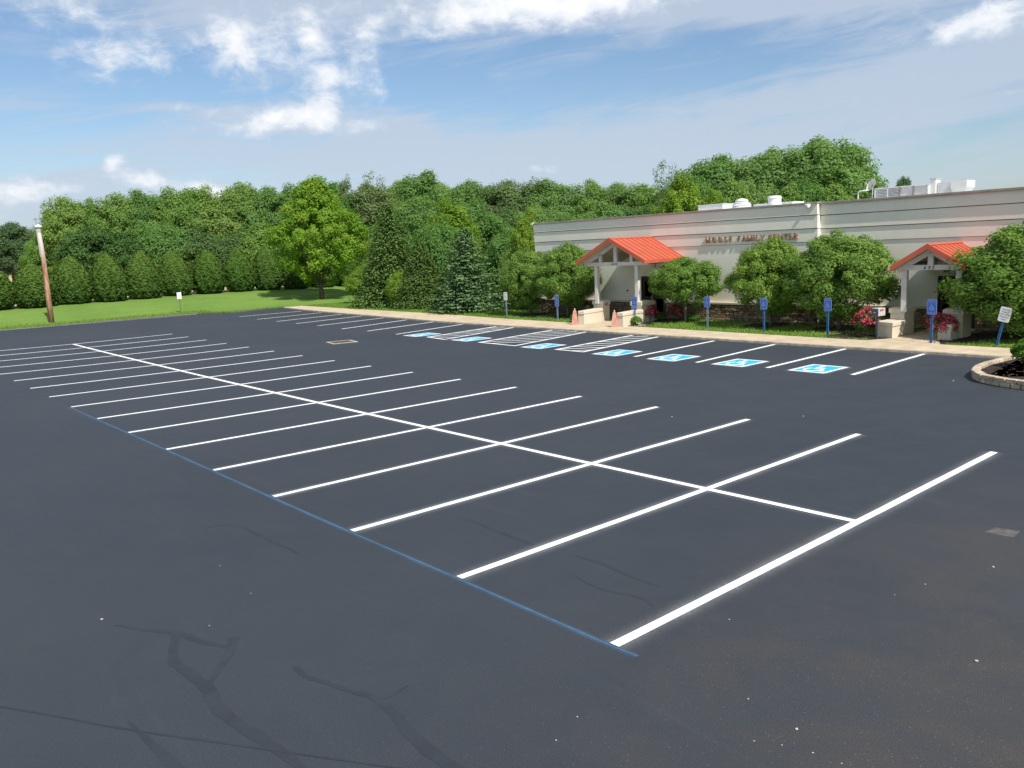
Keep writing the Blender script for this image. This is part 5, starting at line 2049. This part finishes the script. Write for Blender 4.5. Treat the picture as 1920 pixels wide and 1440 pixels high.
# ================================================================== broadleaf trees
K = {}
K['a'] = TreeKind('tree_a', 1, 14, 4.4, 1.0, 210, 180, .98, .30, L_TREE, M_BARK, 'oval', .28, 10, flat=1.1, up=.12)
K['b'] = TreeKind('tree_b', 2, 14, 4.4, 1.2, 250, 145, .85, .28, L_TREE, M_BARK, 'egg', .28, 10, flat=1.15, up=.12)
K['c'] = TreeKind('tree_c', 3, 14, 4.4, 1.5, 170, 220, 1.12, .30, L_TREE2, M_BARK, 'oval', .28, 10, flat=1.0, up=.12)
K['d'] = TreeKind('tree_d', 4, 14, 4.4, 1.0, 330, 70, .66, .27, L_OLIVE, M_BARK, 'egg', .22, 14, fill=.3, flat=1.3)
K['low'] = TreeKind('tree_low', 5, 8, 4.0, .0, 250, 110, .80, .28, L_TREE2, M_BARK, 'oval', .15, 6, flat=1.1, up=.12)
K['low2'] = TreeKind('tree_low_b', 6, 8, 4.0, .0, 290, 95, .72, .27, L_TREE, M_BARK, 'egg', .15, 6, flat=1.1, up=.12)
K['maple'] = TreeKind('maple', 71, 10.9, 4.1, .9, 340, 150, .60, .22, L_MAPLE, M_BARK, 'taper', .2, 18, up=.15, fill=.18, flat=.95)
K['bright'] = TreeKind('bright_tree', 8, 9, 2.8, .6, 190, 130, .48, .18, L_BRIGHT, M_BARK, 'egg', .14, 10, up=.15, flat=1.1)
K['thin'] = TreeKind('thin_tree', 9, 14, 3.0, 3.5, 34, 55, .85, .30, L_OLIVE, M_BARKG, 'oval', .16, 30)

FAR = [
('left', 20.9, 128.5, 1.03, 12.2, 3.7), ('left', 23.7, 127.8, 1.03, 12.6, 3.5), ('left', 26.9, 126.9, 1.03, 12.7, 3.7), ('left', 30.1, 126.0, 1.03, 13.0, 3.7),
('left', 33.5, 124.9, 1.03, 13.4, 3.9), ('left', 36.7, 123.7, 1.03, 13.1, 3.7), ('left', 40.0, 122.4, 1.03, 13.8, 4.1), ('left', 43.5, 121.0, 1.03, 13.8, 3.9),
('left', 47.1, 119.4, 1.03, 13.7, 3.9), ('left', 50.4, 117.8, 1.03, 14.1, 3.5),
('mid', 55.4, 117.5, 1.03, 14.2, 4.0), ('mid', 58.3, 115.8, 1.03, 15.0, 2.6), ('mid', 61.6, 113.9, 1.03, 13.9, 4.0), ('mid', 64.9, 111.8, 1.03, 13.5, 3.5),
('mid', 68.8, 109.2, 1.03, 15.0, 4.8), ('mid', 71.9, 107.0, 1.03, 13.4, 3.5), ('mid', 75.0, 104.6, 1.03, 13.3, 4.0), ('mid', 78.4, 101.9, 1.03, 13.6, 4.4),
('mid', 81.9, 98.9, 1.03, 13.4, 4.4), ('mid', 85.3, 95.7, 1.03, 13.5, 4.4), ('mid', 88.7, 92.4, 1.03, 13.1, 4.4), ('mid', 91.8, 89.1, 1.03, 12.3, 4.4), ('mid', 94.8, 85.8, 1.03, 11.8, 4.0),
('lowleft', 20.5, 116.2, 1.03, 7.7, 3.6), ('lowleft', 24.3, 115.2, 1.03, 7.0, 3.6), ('lowleft', 28.3, 114.0, 1.03, 8.0, 3.6),
('lowleft', 32.2, 112.6, 1.03, 7.3, 3.6), ('lowleft', 36.1, 111.1, 1.03, 6.5, 3.6), ('lowleft', 40.3, 109.3, 1.03, 7.5, 3.6), ('lowleft', 44.3, 107.4, 1.03, 6.8, 3.6),
('lowmid', 46.5, 104.1, 1.03, 8.1, 3.7), ('lowmid', 50.4, 101.9, 1.03, 7.4, 3.7), ('lowmid', 54.4, 99.6, 1.03, 6.8, 3.7), ('lowmid', 58.4, 97.0, 1.03, 8.1, 3.7),
('lowmid', 62.2, 94.3, 1.03, 7.5, 3.7), ('lowmid', 65.9, 91.4, 1.03, 6.7, 3.7), ('lowmid', 69.6, 88.4, 1.03, 8.1, 3.7), ('lowmid', 73.1, 85.2, 1.03, 7.4, 3.7),
('lowmid', 76.5, 82.0, 1.03, 6.7, 3.7), ('lowmid', 79.8, 78.5, 1.03, 7.9, 3.7), ('lowmid', 82.9, 75.1, 0.89, 7.4, 3.7),
('right', 78.5, 61.4, 0.0, 13.4, 3.2), ('right', 80.2, 59.0, 0.0, 13.6, 3.3), ('right', 82.1, 56.3, 0.0, 13.4, 3.2), ('right', 83.8, 53.7, 0.0, 14.0, 3.3),
('right', 85.7, 50.5, 0.0, 14.9, 3.9), ('right', 87.5, 47.3, 0.0, 13.7, 1.9), ('right', 87.9, 46.6, 0.0, 11.4, 1.8),
('lowright', 71.3, 57.7, 0.0, 10.5, 2.6), ('lowright', 73.2, 55.0, 0.0, 9.9, 2.6), ('lowright', 75.1, 52.3, 0.0, 10.1, 2.6), ('lowright', 76.9, 49.6, 0.0, 9.5, 2.6),
('lowright', 78.5, 46.9, 0.0, 9.6, 2.6), ('lowright', 80.0, 44.2, 0.0, 9.1, 2.6)]
names = {
    'left': ('tall broadleaf tree in the wood behind the arborvitae row, {} from its left end', 'tall trees of the left wood'),
    'mid': ('tall tree in the middle of the far treeline, {} to the right of the maple', 'tall trees of the middle treeline'),
    'lowleft': ('lower leafy tree at the foot of the left wood, {} from the left', 'lower trees fronting the left wood'),
    'lowmid': ('lower tree at the foot of the middle treeline, {} from the maple side', 'lower trees fronting the middle treeline'),
    'right': ('tall tree of the grove rising behind the building roof, {} from its left', 'tall grove behind the building'),
    'lowright': ('lower tree just above the parapet in front of the grove, {} from the left', 'lower trees behind the parapet')}
cnt = {}
rt = random.Random(17)
kinds = {'left': ['a', 'b', 'a', 'c', 'b'], 'mid': ['c', 'd', 'c', 'b', 'c', 'a', 'c'], 'lowleft': ['low', 'low2'], 'lowmid': ['low', 'low', 'low2'], 'right': ['c', 'c', 'c', 'c', 'c', 'c', 'c'], 'lowright': ['low', 'low2']}
for (kd, x, y, z, h, R) in FAR:
    i = cnt.get(kd, 0)
    cnt[kd] = i + 1
    kk = kinds[kd][i % len(kinds[kd])]
    lab, grp = names[kd]
    mat = None
    if kd == 'mid' and i in (2, 7):
        mat = L_OLIVE
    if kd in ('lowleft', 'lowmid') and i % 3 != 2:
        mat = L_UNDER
    sc = {'left': 1.12, 'mid': 1.15, 'right': 1.4, 'lowright': 1.3}.get(kd, 1.15)
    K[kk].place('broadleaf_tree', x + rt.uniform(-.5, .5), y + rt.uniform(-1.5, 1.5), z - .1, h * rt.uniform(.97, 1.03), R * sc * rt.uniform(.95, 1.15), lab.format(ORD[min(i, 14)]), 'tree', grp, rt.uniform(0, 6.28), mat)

K['thin'].place('slender_tree', 89.4, 76.7, .9, 14.2, 2.3, 'slender pale tree standing up above the treeline left of the grove', 'tree', None, 1.0)
K['thin'].place('slender_tree', 61.0, 112.0, 1.0, 15.2, 2.4, 'thin greyish tree top poking up just right of the maple', 'tree', None, 2.0)
K['thin'].place('sparse_tree', 20.2, 140.9, 1.0, 10.6, 2.6, 'sparse small tree behind the lamp cap of the wooden pole', 'tree', None, 3.0)
for x, y, h, R, lb in ((29.6, 220.7, 13.6, 6.4, 'dark rounded tree on the horizon, just left of the wooden pole'), (34.4, 219.8, 10.8, 4.5, 'lower dark tree behind the wooden pole on the horizon'),
                       (21.6, 221.9, 13.2, 6.8, 'dark tree on the horizon cut by the left edge of the photo')):
    K['c'].place('distant_tree', x, y, .9, h, R, lb, 'tree', 'dark trees across the field', rt.uniform(0, 6), L_DARK)
for x, y, h, R, lb in ((197.1, 91.9, 15.0, 2.8, 'tiny distant treetop behind the flue on the roof'), (202.0, 80.7, 13.2, 2.6, 'tiny distant treetop right of the bright roof hood')):
    K['a'].place('distant_tree', x, y, .9, h, R, lb, 'tree', 'tiny treetops beyond the roof', rt.uniform(0, 6), L_DARK)
# a few more trunks and crowns between pole and wood
K['b'].place('broadleaf_tree', 18.6, 132.0, 1.0, 8.4, 3.4, 'lower tree at the left end of the wood, right behind the wooden pole', 'tree', None, 1.2)

K['maple'].place('maple_tree', 26.6, 66.0, th(26.6, 66) - .03, 10.7, 4.05, 'bright green maple with a single trunk standing alone on the lawn', 'tree', None, .6)
K['bright'].place('young_tree', 30.2 + .5, 50.7 + .5, 0, 8.1, 2.5, 'bright yellow-green tree rising between the two dark conifers', 'tree', 'bright young trees', .3)
K['bright'].place('young_tree', 49.9, 42.7, 0, 9.7, 2.6, 'bright green tree behind the roof, left of the white duct', 'tree', 'bright young trees', 1.3)
K['bright'].place('young_tree', 48.4, 38.2, 0, 7.9, 1.9, 'small bright green treetop just above the white roof duct', 'tree', 'bright young trees', 2.3)
K['bright'].place('young_tree', 27.4, 37.6, 0, 6.5, 1.35, 'pale green narrow tree at the left corner of the building', 'tree', 'bright young trees', 3.3)

# ---------------------------------------------------------------- ornamental trees in front of the building
FK = []
for s, (n, per, cr) in enumerate(((300, 210, .30), (280, 230, .32), (260, 190, .27))):
    FK.append(TreeKind('ornamental_%d' % s, 30 + s, 4.1, 1.75, .62 if s < 2 else 1.05, n, per, cr, .092, L_PEAR, M_BARKG, ('full', 'egg', 'oval')[s], .075, 22, up=.2, fill=.2, flat=1.05))
fr_trees = [
    (22.7, 32.5, 3.8, 1.5, 1.75, 0, 'rounded ornamental tree nearest the conifers, left one of the pair beside the left canopy', None),
    (22.7, 29.3, 3.98, 1.6, 1.9, 1, 'dark green ornamental tree touching the left canopy, right one of the pair', None),
    (22.75, 20.95, 3.12, 1.60, 1.72, 2, 'smallest ornamental tree, with slim forked stems just right of the left canopy', None),
    (22.6, 16.05, 3.78, 1.75, 1.75, 1, 'bushy ornamental tree covering the end of the bronze letters', L_PEARL),
    (22.5, 12.7, 3.98, 1.8, 2.3, 0, 'broad ornamental tree between the bronze letters and the right canopy', None),
    (22.25, 5.2, 4.1, 2.15, 2.75, 0, 'large ornamental tree hiding the right side of the right canopy', None)]
for x, y, h, rx, ry, k, lb, mt in fr_trees:
    FK[k].place('ornamental_tree', x, y, -.22 if y < 6 else .04, h + (.2 if y < 6 else 0), rx, lb, 'tree', 'ornamental trees in front of the building', 0.0, mt, sy=ry)

# ================================================================== conifers


def spruce_meshes(seed, H, R, leafm, whorls, per, droop=.25, leaf=.22, dens=26, hang=0.0):
    r = np.random.default_rng(seed)
    P_, N_, S_, U_, T_ = [], [], [], [], []
    mb = MB()
    mb.tube([(0, 0, -.1), (0, 0, H * .5), (0, 0, H * .97)], [H * .022, H * .013, .01], 7)
    for w in range(whorls):
        z = H * (.03 + .95 * (w / whorls) ** .92)
        L = R * (1 - (z / H)) ** .78 * r.uniform(.86, 1.08) + .08
        nb = max(4, int(per * (.35 + .65 * L / R)))
        a0 = r.uniform(0, 6.28)
        for b in range(nb):
            a = a0 + 2 * np.pi * b / nb + r.uniform(-.2, .2)
            Lb = L * r.uniform(.78, 1.12)
            nseg = int(dens * (Lb / R) + 6)
            t = r.random(nseg) ** .6
            side = r.uniform(-1, 1, nseg) * (1 - t * .75) * .42 * Lb
            rr_ = t * Lb
            zz = z + Lb * (.18 * t - droop * t ** 1.5) + r.normal(size=nseg) * .03 - hang * np.abs(r.normal(size=nseg)) * .3 * Lb - np.abs(side) * .12
            ca, sa = np.cos(a), np.sin(a)
            x = ca * rr_ - sa * side
            y = sa * rr_ + ca * side
            P_.append(np.stack([x, y, np.maximum(zz, .06)], 1))
            N_.append(np.stack([ca * .3 * np.ones(nseg), sa * .3 * np.ones(nseg), np.ones(nseg)], 1) + r.normal(size=(nseg, 3)) * .35)
            U_.append(np.stack([ca - sa * np.sign(side) * .8, sa + ca * np.sign(side) * .8, -.15 - hang + 0 * side], 1))
            S_.append(leaf * r.uniform(.7, 1.3, nseg))
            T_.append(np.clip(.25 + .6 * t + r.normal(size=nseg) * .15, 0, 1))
            if b % 3 == 0 and L > .5:
                mb.tube([(0, 0, z), (ca * Lb * .85, sa * Lb * .85, z + Lb * (.15 - droop * .8))], [.02, .006], 4, cap=False)
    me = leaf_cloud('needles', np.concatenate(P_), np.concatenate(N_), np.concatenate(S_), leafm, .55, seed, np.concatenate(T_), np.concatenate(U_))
    mt = bpy.data.meshes.new('spruce_trunk')
    mt.from_pydata(mb.v, [], mb.f)
    mt.materials.append(M_BARK)
    return me, mt


def conifer(name, x, y, meshes, H0, R0, h, R, label, rotz=0, mat=None):
    t = thing(name, (x, y, .0), label, 'conifer', None, rotz)
    t.scale = (R / R0, R / R0, h / H0)
    c = add_mesh('crown', meshes[0], t)
    if mat:
        c.material_slots[0].link = 'OBJECT'
        c.material_slots[0].material = mat
    add_mesh('trunk', meshes[1], t)
    return t


SA = spruce_meshes(200, 7.6, 2.9, L_SPRUCE, 52, 17, .35, .17, 58, .55)
SB = spruce_meshes(201, 5.6, 2.3, L_BLUES, 34, 15, .12, .17, 40, 0.0)
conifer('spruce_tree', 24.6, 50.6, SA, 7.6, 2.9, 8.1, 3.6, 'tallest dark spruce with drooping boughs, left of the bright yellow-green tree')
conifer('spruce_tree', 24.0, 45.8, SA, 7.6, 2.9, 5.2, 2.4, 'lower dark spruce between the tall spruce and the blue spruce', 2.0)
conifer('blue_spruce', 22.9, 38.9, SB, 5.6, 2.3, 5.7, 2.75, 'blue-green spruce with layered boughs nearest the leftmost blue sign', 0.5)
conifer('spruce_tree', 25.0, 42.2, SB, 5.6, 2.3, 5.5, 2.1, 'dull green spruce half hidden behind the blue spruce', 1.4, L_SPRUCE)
K['low2'].place('leafy_shrub', 26.6, 57.6, 0, 3.1, 1.9, 'tall light green shrub at the left foot of the tallest spruce', 'shrub', None, .4, L_BRIGHT)
K['low'].place('leafy_shrub', 26.9, 54.2, 0, 4.4, 2.0, 'mid green shrub growing against the tallest spruce', 'shrub', None, 1.4, L_TREE)
K['low'].place('leafy_shrub', 23.6, 47.6, 0, 2.7, 1.2, 'small light green shrub between the two dark spruces', 'shrub', None, 2.4, L_BRIGHT)
K['low'].place('leafy_shrub', 26.5, 47.0, 0, 6.0, 2.2, 'dense green growth behind the lower spruce', 'shrub', None, 3.4, L_TREE2)
K['low2'].place('leafy_shrub', 26.2, 37.3, 0, 3.6, 1.5, 'green shrub in the gap between blue spruce and building corner', 'shrub', None, 4.4, L_TREE2)
K['a'].place('broadleaf_tree', 40.5, 70.0, .4, 9.0, 3.6, 'green tree close behind the maple on its right', 'tree', None, 1.9, L_TREE2)
K['c'].place('broadleaf_tree', 41.0, 62.0, 0, 8.6, 3.4, 'green tree filling the gap behind the tallest spruce', 'tree', None, .9)
K['c'].place('broadleaf_tree', 46.0, 57.0, 0, 7.8, 3.2, 'green tree seen over the dull green spruce', 'tree', None, 2.9)

for k, (x, y, h, R_, lb) in enumerate(((30.5, 41.5, 4.6, 2.0, 'green shrubby growth just behind the blue spruce'), (34.0, 47.0, 5.2, 2.4, 'green growth behind the pointed arborvitae'),
                                       (38.5, 52.5, 5.5, 2.6, 'green growth under the bright young tree'), (33.0, 58.0, 4.8, 2.4, 'green growth right behind the tallest spruce'),
                                       (37.5, 65.5, 5.0, 2.6, 'green growth between maple and tallest spruce'), (45.0, 66.0, 6.0, 3.0, 'green tree mass behind the maple shade'),
                                       (31.0, 37.5, 4.2, 1.9, 'green growth behind the building corner tree'), (44.0, 51.0, 6.5, 3.0, 'green tree just above the roofline at the building corner'),
                                       (50.0, 52.0, 7.5, 3.2, 'green tree above the left part of the roofline'))):
    K['low' if k % 2 else 'low2'].place('leafy_tree', x, y, th(x, y) - .05, h, R_, lb, 'tree', 'growth filling in behind the conifers', k * 1.1, L_TREE if k % 3 == 0 else L_TREE2)
